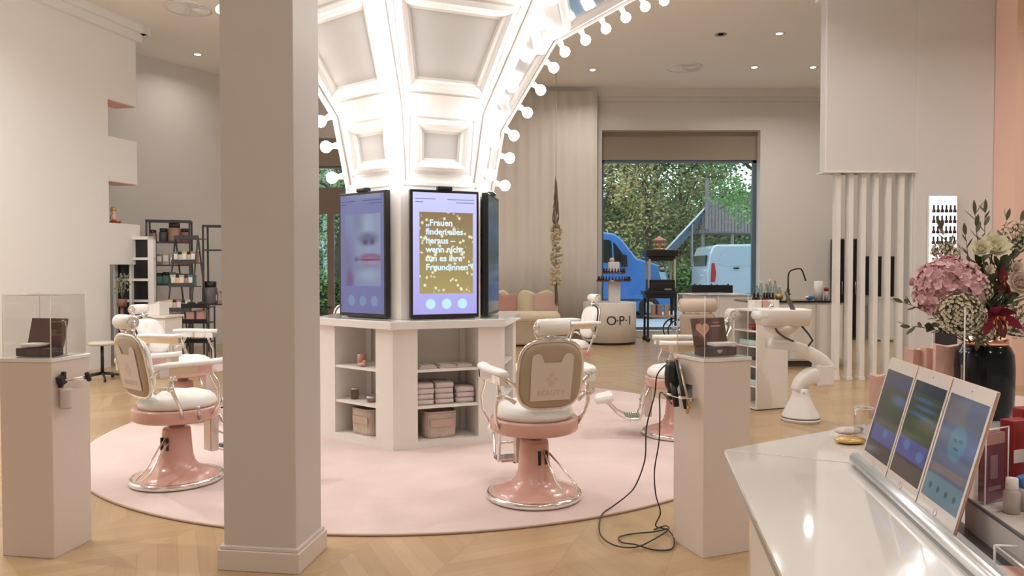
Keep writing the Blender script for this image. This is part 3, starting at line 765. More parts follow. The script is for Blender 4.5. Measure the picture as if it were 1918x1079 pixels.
        for i in range(N_):
            for k in range(secs): k2 = (k+1) % secs; fs.append((i*secs+k, i*secs+k2, (i+1)*secs+k2, (i+1)*secs+k))
        fs.append(tuple(range(secs))[::-1]); fs.append(tuple(N_*secs+k for k in range(secs)))
        m.add(vs, fs, True); ar = m.build('armrest', leather, t)
        m = MB(); m.smooth = True
        lo = [p+Vector((0, 0, -.016)) for p in P[1:-1]]; vs = []; fs = []
        for i, p in enumerate(lo):
            d = (lo[min(i+1, len(lo)-1)]-lo[max(i-1, 0)]).normalized(); x = d.cross(Vector((0, 0, 1))).normalized()*.034
            vs += [p-x, p+x, p+x*.85+Vector((0, 0, -.055)), p-x*.85+Vector((0, 0, -.055))]
        for i in range(len(lo)-1):
            for k in range(4): k2 = (k+1) % 4; fs.append((i*4+k, i*4+k2, (i+1)*4+k2, (i+1)*4+k))
        fs += [(0, 1, 2, 3), tuple(4*(len(lo)-1)+k for k in (3, 2, 1, 0))]; m.add(vs, fs, False); m.build('arm_skirt', chrome, ar)
        m = MB()
        m.tube([(s_*.28, -.10, .50), (s_*.312, -.13, .58), (s_*.318, -.17, .66), (s_*.305, -.20, .75), (s_*.312, -.15, .84)], [.012, .011, .013, .018, .013], 10)
        m.tube([(s_*.285, .12, .50), (s_*.32, .15, .58), (s_*.335, .14, .68), (s_*.318, .10, .78), (s_*.322, .08, .84)], [.011, .010, .010, .012, .012], 10)
        m.tube([(s_*.222, -.29, .80), (s_*.27, -.275, .84), (s_*.295, -.25, .85)], .013, 8); m.tube([(s_*.215, -.26, .69), (s_*.26, -.235, .72), (s_*.31, -.19, .72)], .014, 8)
        m.ball((s_*.312, -.20, .72), .022, 12, 8); m.build('arm_support', chrome, t)
    # footrest: strut, ribbed step, calf pad
    m = MB(); m.span(-.055, .055, .235, .30, .17, .50); m.build('footrest_strut', mat('pale_metal', (.70, .62, .58), .25, metal=.6) if 'pale_metal' not in MATS else MATS['pale_metal'], t, bevel=.008)
    m = MB()
    for s_ in (-1, 1):
        m.tube([(s_*.12, .26, .46), (s_*.15, .31, .36), (s_*.15, .33, .22), (s_*.145, .36, .165), (s_*.14, .46, .16), (s_*.12, .55, .20), (s_*.10, .62, .27), (s_*.095, .66, .31)], .0115, 8)
    m.tube([(-.15, .33, .30), (.15, .33, .30)], .009, 8); fr = m.build('footrest_frame', chrome, t)
    m = MB()
    for i in range(7): m.box((0, .345+i*.022, .172), (.27, .012, .012))
    m.box((0, .41, .160), (.26, .15, .008)); m.build('step_plate', chrome, fr)
    m = MB(); m.smooth = True; vs = []
    m.box((0, .675, .335), (.24, .18, .075), Matrix.Rotation(R(-14), 3, 'X')); m.build('calf_pad', leather, fr, bevel=.03)
    m = MB(); m.lathe([(.010, 0), (.018, .012), (.018, .028), (.008, .034)], 12, (0, .43, .12)); m.build('stop_foot', black, fr)
    # pump pedal loop and side lever
    m = MB(); m.tube([(.035, -.095, .33), (.045, -.16, .26), (.07, -.25, .15), (.09, -.33, .09), (.13, -.36, .085), (.19, -.33, .10), (.19, -.28, .14), (.11, -.16, .26), (.075, -.09, .31)], .0075, 8); m.build('pump_pedal', chrome, t)
    m = MB(); m.tube([(.29, .02, .485), (.335, -.01, .53), (.365, -.03, .585)], [.013, .010, .013], 8); m.build('side_lever', steel, t)
    return t
chairs = [(-65.4, 2.45, 'white barber chair seen from behind with its pink base in full view, front centre', -7, 0),
          (-130.6, 2.42, 'white barber chair seen from behind beside the big pillar, left front', 2, 0),
          (-8, 2.43, 'white barber chair hidden behind the clear case pedestal, only footrest and headrest showing', 3, 1),
          (53.3, 2.66, 'white tufted barber chair in front of the round white display drum', -33, 0),
          (117, 2.40, 'white barber chair beyond the island, glimpsed beside the left screen', 0, 0),
          (171, 2.55, 'white tufted barber chair by the left wall, behind the left front chair', 0, 1)]
protos = [barber_chair(11), barber_chair(27)]; used = [False, False]
for i, (deg, dist, lb, dr, kind) in enumerate(chairs):
    x = CX+cos(R(deg))*dist; y = CYy+sin(R(deg))*dist
    o = dup(protos[kind]) if used[kind] else protos[kind]
    used[kind] = True
    o.location = (x, y, .016); o.rotation_euler = (0, 0, R(deg+180-90+dr)); o['label'] = lb; o['group'] = 'barber chairs around the island'

# ================================================================== POSTS (white square posts under the box)
xs = [1556.7, 1580.4, 1603.8, 1627.3, 1650.8, 1675.0, 1697.0]
nmz = ['first', 'second', 'third', 'fourth', 'fifth', 'sixth', 'seventh']
for i, x in enumerate(xs):
    p = at(x+8, 600, PY); m = MB(); m.span(-.0, .062, 0, .135, .012, bz-.03); m.span(-.008, .070, -.008, .143, 0, .05)
    o = m.build('partition_post', whitegl, bevel=.003); o.location = (p.x, PY+.0, 0)
    tag(o, 'glossy white square floor post, %s from the left of the seven under the white box' % nmz[i], 'post', 'white posts of the open partition')
# what stands behind the posts
def farthing(nm, lb, cat, x0, x1, y0, y1, Y, mm, grp=None, depth=.06):
    a = at(x0, y0, Y); b = at(x1, y1, Y); t = thing(nm, lb, cat, ((a.x+b.x)/2, Y, 0), 0, grp)
    m = MB(); m.span(-(b.x-a.x)/2, (b.x-a.x)/2, 0, depth, max(b.z, .0), a.z); m.build('body', mm, t, bevel=.01); return t
for (x0, x1, y0, y1, lb) in ((1617, 1630, 480, 553, 'black framed panel on the far wall seen between the third and fourth posts'), (1643, 1655, 480, 557, 'black framed panel on the far wall seen between the fourth and fifth posts'), (1668, 1680, 480, 560, 'black framed panel on the far wall seen between the fifth and sixth posts')):
    a = at(x0, y0, YB-.06); b = at(x1, y1, YB-.06); t = thing('wall_panel', lb, 'panel', ((a.x+b.x)/2, YB-.05, b.z), 0, 'dark panels on the far wall')
    hw = (b.x-a.x)/2; hh = a.z-b.z
    m = MB(); m.span(-hw, hw, 0, .04, 0, hh); m.build('frame', black, t); m = MB(); m.span(-hw+.015, hw-.015, -.006, 0, .03, hh-.03); m.build('face', blackgl, t)
for (x0, x1, lb) in ((1572, 1581, 'tall narrow black cupboard behind the first gap of the posts'), (1598, 1605, 'tall narrow black cupboard behind the second gap of the posts')):
    a = at(x0, 447, YB-.5); b = at(x1, 640, YB-.5); t = thing('tall_cupboard', lb, 'cupboard', ((a.x+b.x)/2, YB-.45, 0), 0, 'black cupboards behind the posts')
    m = MB(); m.span(-(b.x-a.x)/2, (b.x-a.x)/2, 0, .4, 0, a.z); cb = m.build('body', darkgrey, t); m = MB(); m.span(-(b.x-a.x)/2+.006, (b.x-a.x)/2-.006, -.012, 0, .05, a.z-.02); d_ = m.build('door', blackgl, t)
    m = MB(); m.tube([(.02, -.03, 1.0), (.02, -.03, 1.3)], .006, 6); m.build('handle', steel, d_)
t = thing('white_sideboard', 'white sideboard by the far wall seen through the posts', 'sideboard', (8.55, YB-.75, 0))
m = MB(); m.span(-.55, .75, 0, .6, .02, .92); m.build('body', wallm, t, bevel=.01)
m = MB(); m.span(-.57, .77, -.02, .62, .92, .95); m.build('top', white, t)
for k in range(3): m = MB(); m.span(-.54+.43*k, -.13+.43*k, -.015, 0, .06, .88); m.build('door', wallm, t)

# lit nail polish rack on the right wall --------------------------------------
a = at(1740, 366, PY-.1); b = at(1792, 500, PY-.1); rw = b.x-a.x; rh = a.z-b.z
t = thing('lit_polish_rack', 'glowing white wall rack with rows of nail polish bottles', 'wall rack', (a.x, PY-.05, b.z))
m = MB(); m.span(0, rw, -.05, -.001, 0, rh); m.build('casing', whiteplas, t, bevel=.015)
m = MB(); m.span(.012, rw-.012, -.054, -.05, .012, rh-.012); m.build('light_panel', panelglow, t)
text_mesh('lettering', 'O·P·I', .075, greym, facing((rw/2, -.056, rh-.09), (1, 0, 0), (0, 0, 1)), t, .001, space=1.15)
rows = 6; 
def polish():
    m = MB(); m.lathe([(0, 0), (.017, 0), (.0185, .012), (.017, .030), (.008, .036)], 10); o = thing('nail_polish_bottle', 'x', 'nail polish'); m.build('bottle', polishred, o)
    m = MB(); m.lathe([(.009, .036), (.010, .075), (.006, .08), (0, .08)], 10); m.build('cap', black, o); return o
pol = polish(); pol_used = False
for r_ in range(rows):
    z = b.z+rh-.235-r_*.145
    if r_ < 6:
        m = MB(); m.span(.02, rw-.02, -.10, -.05, rh-.245-r_*.145, rh-.240-r_*.145); m.build('ledge', acryl, t)
    for c_ in range(6):
        o = pol if not pol_used else dup(pol); pol_used = True
        o.location = (a.x+.055+c_*(rw-.11)/5, PY-.05-.078, z-.004); o.scale = (1.25, 1.25, 1.3)
        o['label'] = 'nail polish bottle, %s in the %s row of the glowing wall rack' % (('leftmost', 'second', 'third', 'fourth', 'fifth', 'rightmost')[c_], ('top', 'second', 'third', 'fourth', 'fifth', 'lowest')[r_]); o['group'] = 'nail polish in the lit rack'

# ================================================================== PEDESTALS WITH CLEAR CASES
PH = 1.075
def local(o, ang, x, y, z=0): return (o[0]+x*cos(ang)-y*sin(ang), o[1]+x*sin(ang)+y*cos(ang), z)
def pedestal(corner, ang, w_, d_, lb, lbc):
    """corner: the floor corner nearest to us; +x along the front, +y into the room"""
    t = thing('display_pedestal', lb, 'pedestal', (corner[0], corner[1], 0), ang, 'white display pedestals')
    m = MB(); m.span(0, w_, 0, d_, 0, PH-.02); m.build('body', whitep, t, bevel=.003)
    m = MB(); m.span(-.004, w_+.004, -.004, d_+.004, PH-.02, PH); m.build('top', whitegl, t, bevel=.002)
    c = thing('acrylic_case', lbc, 'display case', (corner[0], corner[1], PH+.001), ang, 'clear cases on the pedestals')
    i_ = .012; hgt = .335; q = .005
    for nm, (x0, x1, y0, y1, z0, z1) in (('front_wall', (i_, w_-i_, i_, i_+q, 0, hgt)), ('back_wall', (i_, w_-i_, d_-i_-q, d_-i_, 0, hgt)), ('side_wall', (i_, i_+q, i_+q, d_-i_-q, 0, hgt)), ('side_wall', (w_-i_-q, w_-i_, i_+q, d_-i_-q, 0, hgt)), ('lid', (i_, w_-i_, i_, d_-i_, hgt, hgt+q))):
        m = MB(); m.span(x0, x1, y0, y1, z0, z1); m.build(nm, acryl, c)
    m = MB()
    for x in (i_, w_-i_):
        for y in (i_, d_-i_): m.tube([(x, y, 0), (x, y, hgt)], .0022, 6)
    for y in (i_, d_-i_): m.tube([(i_, y, hgt+q), (w_-i_, y, hgt+q)], .0022, 6)
    for x in (i_, w_-i_): m.tube([(x, i_, hgt+q), (x, d_-i_, hgt+q)], .0022, 6)
    m.build('edge', acryledge, c)
    return t, c
whitep = mat('pedestal_white', (.72, .63, .575), .3)
rB = onz(1316.5, 1046.6, 0); rang = R(21)
pedestal((rB.x, rB.y), rang, .305, .285, 'white pedestal with hair tools hung on its side, centre right', 'clear acrylic case on the centre right pedestal')
lC = onz(101.7, 1047, 0); lang = R(-8.5)
lO = (lC.x-.312*cos(lang), lC.y-.312*sin(lang))
pedestal(lO, lang, .312, .285, 'white pedestal at the left edge with a black clamp on its side', 'clear acrylic case on the left edge pedestal')

def gift_box(o, ang, x, y, z, lb, s_=1.0, heart=True, flip=1):
    """open presentation box: base, tilted lid with heart, white tray"""
    p = local(o, ang, x, y, z); t = thing('presentation_box', lb, 'box', p, ang, 'open dark boxes in the clear cases')
    m = MB(); m.span(-.095*s_, .095*s_, -.05, .05, 0, .045); bb = m.build('base', brownbox2, t, bevel=.003)
    m = MB(); m.span(-.035, .035, -.0515, -.05, .010, .038); m.span(.05, .085, -.0515, -.05, .012, .034); m.build('print', brownbox, bb)
    if heart:
        m = MB(); P = []
        for k in range(24):
            a_ = 2*pi*k/24; P.append((-.01+.016*(sin(a_)**3), -.0525, .025+.0135*(.8125*cos(a_)-.3125*cos(2*a_)-.125*cos(3*a_)-.0625*cos(4*a_))))
        m.extrude(P, (0, .001, 0)); m.build('badge', mat('pale_badge', (.62, .45, .42), .5) if 'pale_badge' not in MATS else MATS['pale_badge'], bb)
    T = Matrix.Translation((0, .035, .047)) @ Matrix.Rotation(R(-14), 4, 'X')
    m = MB(); m.span(-.10*s_, .10*s_, 0, .014, 0, .16); ld_ = m.build('lid', brownbox, t, bevel=.002); ld_.matrix_local = T @ Matrix.Shear('XZ', 4, (0, 0)) if False else T
    if heart:
        m = MB(); P = []
        for k in range(40):
            a_ = 2*pi*k/40; P.append((-.045+.045*(sin(a_)**3), -.0014, .095+.045*(.8125*cos(a_)-.3125*cos(2*a_)-.125*cos(3*a_)-.0625*cos(4*a_))))
        m.extrude(P, (0, .0012, 0)); h_ = m.build('heart_print', salmon, ld_)
        m = MB(); P = [(-.045+(x+.045)*.62, -.0022, .095+(z_-.095)*.62) for x, _, z_ in P]; m.extrude(P, (0, .0008, 0)); m.build('heart_centre', mat('heart_gold', (.60, .36, .20), .5), ld_)
        m = MB(); m.span(.01, .075, -.001, .0, .11, .114); m.build('print_line', cover, ld_); m = MB(); m.span(.03, .07, -.001, .0, .13, .133); m.build('print_line', salmon, ld_)
    m = MB(); m.lathe([(0, 0), (.06, 0), (.07, .007), (.071, .014), (0, .016)], 32) if not heart else m.span(-.075, .075, -.055, .02, 0, .018); tr = m.build('tray', paper, t, bevel=.004 if heart else 0); tr.location = (.02 if heart else -.02, -.012, .054)
    return t
gift_box((rB.x, rB.y), rang, .165, .125, PH+.002, 'open dark brown box with an orange heart on its lid, in the right clear case', 1.1)
gift_box(lO, lang, .14, .12, PH+.002, 'open dark brown box under a round white lid, in the left clear case', 1.1, heart=False)
# contents of the left case
p = local(lO, lang, .06, .22, PH+.002); t = thing('cream_carton', 'cream carton standing behind the dark box in the left clear case', 'box', p, lang)
m = MB(); m.span(-.045, .05, -.02, .02, 0, .165); m.build('body', mat('cream_card', (.55, .49, .38), .6), t, bevel=.003); m = MB(); m.span(-.02, .04, -.022, -.02, .07, .078); m.build('print_line', greym, t)
p = local(lO, lang, .262, .17, PH+.002); t = thing('curved_stand', 'thin chrome hooked stand at the right end of the left clear case', 'stand', p, lang)
m = MB(); m.tube([(0, 0, .004), (0, 0, .16), (-.005, 0, .185), (-.018, 0, .192), (-.028, 0, .18)], .003, 6); m.build('rod', steel, t); m = MB(); m.lathe([(0, 0), (.018, 0), (.018, .004), (0, .004)], 16); m.build('foot', steel, t)

# hair dryer, straightener and holder on the right pedestal's left side
def rl(y, out, z): return local((rB.x, rB.y), rang, -out, y, z)     # on the side wall: y along it, out = distance from it
t = thing('tool_holder', 'chrome ring holder on the side of the centre right pedestal', 'holder', rl(.15, 0, 0), rang)
m = MB(); m.span(-.10, 0, -.09, .09, .855, .861); m.build('shelf', chrome, t, bevel=.002); m = MB(); m.torus((-.06, .05, .862), .035, .005, 24, 8); m.torus((-.06, -.045, .862), .024, .004, 24, 8); m.build('ring', chrome, t)
m = MB(); m.span(-.006, 0, -.05, .05, .83, .92); m.build('bracket', steel, t)
t = thing('hair_dryer', 'black hair dryer hanging on the side of the centre right pedestal', 'hair dryer', rl(.215, .058, 0), rang)
m = MB(); m.lathe([(0, -.10), (.028, -.098), (.040, -.07), (.043, -.02), (.040, .03), (.032, .055), (.026, .058)], 24, (0, 0, .945), (0, .1, -1)); m.build('body', black, t)
m = MB(); m.lathe([(.026, .05), (.020, .08), (.022, .115), (.014, .12)], 20, (0, 0, .945), (0, .1, -1)); m.build('nozzle', black, t)
m = MB(); m.tube([(-.01, -.0, .94), (-.02, -.055, .88), (-.02, -.075, .80)], [.022, .018, .016], 12); m.build('handle', black, t)
m = MB(); m.torus((0, .008, 1.035), .032, .004, 20, 6, (0, .1, -1)); m.build('intake_ring', darkgrey, t)
t = thing('hair_straightener', 'black and gold hair straightener leaning across the ring holder', 'hair straightener', rl(.10, .055, 0), rang)
for q, s_ in enumerate((-1, 1)):
    m = MB(); m.tube([(s_*.004, .075, 1.055), (s_*.008, .01, .90), (s_*.013, -.03, .80)], [.010, .011, .009], 10); m.build('arm', black if q == 0 else mat('satin_gold', (.62, .50, .38), .25, metal=.7), t)
m = MB(); m.ball((0, .075, 1.06), .014, 12, 8); m.build('hinge', copper, t)
m = MB(); m.lathe([(.007, 0), (.012, .02), (.009, .04)], 12, (0.0, -.03, .775)); m.build('tip', gold, t)
# cables
def pxpath(pts, r, name, mm, lb, cat):
    P = []
    for i in range(len(pts)-1):
        p0 = pts[max(i-1, 0)]; p1 = pts[i]; p2 = pts[i+1]; p3 = pts[min(i+2, len(pts)-1)]
        for k in range(6):
            t_ = k/6; P.append(.5*((2*p1)+(p2-p0)*t_+(2*p0-5*p1+4*p2-p3)*t_*t_+(3*p1-p0-3*p2+p3)*t_**3))
    P.append(pts[-1]); m = MB(); m.tube(P, r, 8); o = m.build(name, mm); return tag(o, lb, cat)
cabm = mat('cable_black', (.03, .02, .018), .5)
c1 = [Vector(rl(.25, .04, 1.04)), at(1232, 700, 4.32), at(1226, 740, 4.33), at(1211, 800, 4.34), at(1208, 860, 4.32), at(1190, 910, 4.3)]
c1 += [onz(1172, 930, .12), onz(1150, 947, .035)] + [onz(x, y, .021) for x, y in ((1127, 965), (1124, 1000), (1150, 1021), (1190, 1025), (1225, 1010), (1252, 992), (1246, 985), (1225, 992))]
pxpath(c1, .0042, 'power_cable', cabm, 'dark cable from the hair dryer swinging out in a wide loop on the floor', 'cable')
c2 = [Vector(rl(.22, .055, .80)), at(1237, 735, 4.31), at(1236, 780, 4.31), at(1234, 830, 4.31), at(1226, 880, 4.31), at(1228, 925, 4.31), at(1237, 960, 4.27)]
c2 += [onz(x, y, z) for x, y, z in ((1228, 985, .02), (1250, 992, .018), (1262, 1008, .018), (1258, 1028, .008), (1225, 1030, .008), (1190, 1020, .019), (1165, 1016, .01), (1160, 1006, .01), (1185, 1000, .01), (1225, 996, .02), (1250, 990, .03))]
pxpath(c2, .0042, 'power_cable', cabm, 'dark cable hanging straight down by the centre right pedestal and coiling at its foot', 'cable')
# clamp with white tube on the left pedestal's right side
def lr(y, out, z): return local(lO, lang, .312+out, y, z)
t = thing('tool_clamp', 'black clamp with a chrome bar and white cup on the left pedestal', 'holder', lr(.05, 0, 0), lang)
m = MB(); m.box((.018, 0, .955), (.03, .045, .05), Matrix.Rotation(R(20), 3, 'X')); m.box((.022, .01, .985), (.02, .022, .03)); m.box((.02, -.01, .925), (.02, .022, .02)); m.build('jaw', black, t, bevel=.004)
m = MB(); m.tube([(.03, .01, .955), (.05, .10, .955), (.05, .16, .95)], .006, 8); m.tube([(.03, .02, .945), (.055, .10, .945), (.055, .15, .942)], .004, 8); m.build('bar', chrome, t)
m = MB(); m.tube([(.05, .15, .975), (.05, .17, .93)], .013, 8); m.build('grip', black, t)
m = MB(); m.lathe([(.0, .80), (.026, .80), (.028, .81), (.030, .90), (.031, .905), (.027, .905)], 20, (.035, .01, 0)); m.build('cup', mat('frosted_plastic', (.62, .57, .54), .4), t)

# ================================================================== FOREGROUND COUNTER
ZC = .955
gP = onz(1357, 843, ZC); gN = Vector((-.173, -.985, 0)); gF = onz(1620, 794, ZC)-gP; gF.z = 0; gF.normalize()
seam = (onz(1592, 868, ZC)-gP); seam.z = 0; seamL = seam.length; seam.normalize()
r0 = onz(1592, 868, ZC); 
t = thing('reception_counter', 'glossy white angled reception counter in the right foreground', 'counter', (0, 0, 0))
nr = gP+gN*1.9; rr_ = r0+gN*1.75; farp = gP+gF*2.0
m = MB(); m.prism([(gP.x, gP.y), (nr.x, nr.y), (rr_.x, rr_.y), (r0.x, r0.y)], ZC-.012, ZC); m.build('ledge_top', whitegl2 if 'whitegl2' in globals() else mat('counter_gloss', (.80, .77, .74), .05, coat=1), t, bevel=.0015)
sh_ = Vector((.004, .007, 0)); g2 = gP+sh_; r2 = r0+sh_
backp = farp+Vector((.8, -.35, 0)); 
m = MB(); m.prism([(g2.x, g2.y), (r2.x, r2.y), (r2.x+gN.x*1.75, r2.y+gN.y*1.75), (3.2, .5), (3.2, 2.6), (farp.x, farp.y)], ZC-.012, ZC); m.build('counter_top', MATS.get('counter_gloss'), t, bevel=.0015)
m = MB(); ins = Vector((.03, -.01, 0)); q0 = gP+Vector((.03, -.02, 0))
m.prism([(gP.x+.002, gP.y-.001), (nr.x+.002, nr.y), (3.15, .5), (3.15, 2.55), (farp.x, farp.y-.005)], ZC-.034, ZC-.013); m.build('edge_band', mat('edge_grey', (.30, .31, .30), .3), t)
m = MB(); q1 = gP+Vector((.07, -.06, 0)); m.prism([(q1.x, q1.y), (nr.x+.08, nr.y), (3.1, .5), (3.1, 2.45), (farp.x, farp.y-.10)], .08, ZC-.034); m.build('body', white, t)
m = MB(); q1 = gP+Vector((.12, -.12, 0)); m.prism([(q1.x, q1.y), (nr.x+.14, nr.y), (3.0, .5), (3.0, 2.38), (farp.x, farp.y-.16)], 0, .08); m.build('plinth', darkgrey, t)
# rail
t = thing('tablet_rail', 'aluminium tube rail holding the tablets along the counter', 'rail', (0, 0, 0))
ro = r0+Vector((.01, -.01, 0)); e = ro+gN*1.25
m = MB(); m.lathe([(0, 0), (.014, 0), (.0175, .004), (.0175, 1.25), (0, 1.25)], 24, (ro.x, ro.y, ZC+.019), gN); m.build('tube', alu, t)
side = Vector((.985, -.173, 0))
m = MB(); a_ = ro+side*.018; m.prism([(a_.x, a_.y), ((a_+gN*1.2).x, (a_+gN*1.2).y), ((a_+gN*1.2+side*.075).x, (a_+gN*1.2+side*.075).y), ((a_+side*.075).x, (a_+side*.075).y)], ZC+.001, ZC+.008); m.build('channel', darkgrey, t)
m = MB(); a_ = ro+side*.03; m.prism([(a_.x, a_.y), ((a_+gN*1.2).x, (a_+gN*1.2).y), ((a_+gN*1.2+side*.02).x, (a_+gN*1.2+side*.02).y), ((a_+side*.02).x, (a_+side*.02).y)], ZC+.008, ZC+.014); m.build('slot_strip', alu, t)
# tablets
Tb = onz(1786, 1004, ZC+.022); Ta = onz(1611, 862, ZC+.022); td = (Ta-Tb); td.z = 0; TL = td.length; td.normalize(); tn = Vector((td.y, -td.x, 0))
if tn.x < 0: tn = -tn
print('tablet len', TL)
tw = TL/3-.003; th_ = .325; lean = R(15)
upv = (tn*sin(lean)+Vector((0, 0, 1))*cos(lean)).normalized(); nrm = (Vector((0, 0, 1))*sin(lean)-tn*cos(lean)).normalized()
reflA = screen_mat('tablet_painted_reflection_a', ((.05, .05, .065), (.10, .095, .11)), [('ell', .75, .85, .6, .12, .8, (.07, .09, .17)), ('box', .58, .58, .40, .24, .06, (.075, .085, .055)), ('ell', .8, .7, .3, .05, .8, (.12, .17, .30)), ('box', .55, .27, .46, .09, .15, (.13, .14, .34)), ('ell', .6, .30, .10, .05, .3, (.14, .25, .50)), ('box', .5, .07, .5, .10, .1, (.10, .085, .085))], .5)  # far tablet: reflection of the island screen painted in as glowing colour
reflB = screen_mat('tablet_painted_reflection_b', ((.05, .05, .06), (.04, .05, .06)), [('box', .5, .62, .5, .26, .08, (.075, .095, .045)), ('ell', .45, .82, .34, .02, .8, (.10, .15, .28)), ('ell', .55, .74, .30, .02, .8, (.10, .16, .30)), ('ell', .45, .66, .34, .02, .8, (.10, .16, .28)), ('box', .5, .30, .5, .10, .15, (.12, .13, .36)), ('ell', .30, .33, .11, .05, .3, (.14, .24, .50)), ('ell', .78, .28, .11, .05, .3, (.14, .24, .50)), ('box', .5, .08, .5, .10, .1, (.12, .095, .085))], .5)  # middle tablet: mirrored island screen painted into the emission, not its own image
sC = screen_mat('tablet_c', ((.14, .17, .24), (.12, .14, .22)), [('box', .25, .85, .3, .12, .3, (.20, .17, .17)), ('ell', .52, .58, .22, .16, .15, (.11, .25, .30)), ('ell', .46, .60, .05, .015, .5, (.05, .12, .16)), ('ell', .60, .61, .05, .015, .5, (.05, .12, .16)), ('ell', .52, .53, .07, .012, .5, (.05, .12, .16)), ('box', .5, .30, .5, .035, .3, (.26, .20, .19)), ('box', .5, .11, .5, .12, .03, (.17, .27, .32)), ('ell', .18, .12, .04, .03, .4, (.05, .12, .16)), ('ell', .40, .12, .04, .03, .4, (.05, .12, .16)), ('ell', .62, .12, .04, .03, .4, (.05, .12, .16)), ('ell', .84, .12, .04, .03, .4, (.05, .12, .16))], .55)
bez = mat('tablet_bezel', (.80, .74, .70), .15, coat=.5); rg_ = mat('rose_gold_back', (.72, .47, .38), .3, metal=.8)
tl = ('tablet nearest the camera, showing a pale teal face icon', 'middle tablet of the three on the rail, with a greenish painted reflection', 'tablet farthest along the rail, beside the glass tumbler')
for i in range(3):
    o_ = Tb+td*(i*(tw+.003))+nrm*(.0)
    # local axes: x along -td (left to right as we see it), y = up the face, z = normal
    X_ = -td; M = Matrix(((X_.x, upv.x, nrm.x, (o_+td*tw).x), (X_.y, upv.y, nrm.y, (o_+td*tw).y), (X_.z, upv.z, nrm.z, o_.z), (0, 0, 0, 1)))
    t = thing('tablet', tl[i], 'tablet', group='tablets on the rail'); t.matrix_world = M
    m = MB(); m.span(0, tw, 0, th_, -.007, 0); m.build('casing', rg_, t, bevel=.003)
    m = MB(); m.span(.0015, tw-.0015, .0015, th_-.0015, 0, .0012); fr = m.build('bezel', bez, t)
    bx_ = .010; by_ = .036
    m = MB(); m.quad((bx_, by_, .0014), (tw-bx_, by_, .0014), (tw-bx_, th_-by_, .0014), (bx_, th_-by_, .0014)); m.build('display', (sC, reflB, reflA)[i], t, uv=[(0, 0), (1, 0), (1, 1), (0, 1)])
    m = MB(); m.torus((tw/2, .018, .0014), .0085, .0008, 20, 6); m.build('home_button', rg_, t)
    m = MB(); m.lathe([(0, .0012), (.002, .0014)], 8, (tw/2, th_-.018, 0)); m.build('camera_dot', darkgrey, t)
# open tray behind the tablets
def rside(f, s_, z): p = ro-gN*(-f)+side*s_; return Vector((p.x, p.y, z))
t = thing('metal_tray', 'white and grey open metal tray behind the rail, bottom right', 'tray', (0, 0, 0))
ta = onz(1808, 945, ZC+.06) ; 
tb = ta+gN*1.0
for nm, (s0, s1, z0, z1) in (('side_panel', (0, .006, ZC+.002, ZC+.075)), ('back_panel', (.16, .166, ZC+.002, ZC+.075)), ('floor_plate', (.006, .16, ZC+.002, ZC+.006))):
    a_, b_ = ta+side*s0, ta+side*s1; m = MB(); m.prism([(a_.x, a_.y), ((a_+gN).x, (a_+gN).y), ((b_+gN).x, (b_+gN).y), (b_.x, b_.y)], z0, z1); m.build(nm, mat('tray_paint_'+nm, (.50, .47, .45), .35), t)
m = MB(); a_ = ta+Vector((0, 0, .017)); m.tube([a_, a_+gN], .004, 6); m.build('rim', darkgrey, t)
# small acrylic block at the bottom right corner
p = onz(1868, 1079, ZC+.002); t = thing('acrylic_block', 'clear acrylic block at the bottom right corner of the counter', 'block', (p.x+.055, p.y-.02, ZC+.002), atan2(gN.y, gN.x)+pi/2)
m = MB(); m.span(-.05, .08, -.18, .04, 0, .05); m.build('body', acryl, t)
m = MB()
for (x0, y0, x1, y1) in ((-.05, .04, .08, .04), (-.05, -.18, -.05, .04), (.08, -.18, .08, .04)): m.tube([(x0, y0, .05), (x1, y1, .05)], .0022, 6)
m.tube([(-.05, .04, 0), (-.05, .04, .05)], .0022, 6); m.build('edge', acryledge, t)
m = MB(); m.span(-.045, .075, -.175, .035, .001, .012); m.build('card_stack', skinpink, t)

# ================================================================== BACK OF THE ROOM
# curtain
xa, xb = -2.3, at(1119, 400, 16.45).x
m = MB(); m.smooth = True; n = 260; vs = []; fs = []
zt = at(1000, 171, 16.5).z
for j, z in enumerate((.01, 2.0, 4.0, zt)):
    for i in range(n+1):
        u = i/n; x = xa+(xb-xa)*u; y = 16.5+.018*sin(u*95+.9*sin(u*9))+.006*sin(u*37+j*.3); vs.append((x, y, z))
for j in range(3):
    for i in range(n): fs.append((j*(n+1)+i, j*(n+1)+i+1, (j+1)*(n+1)+i+1, (j+1)*(n+1)+i))
m.add(vs, fs, True); o = m.build('long_curtain', cloth, solid=.006); tag(o, 'full height cream curtain hanging left of the window', 'curtain')
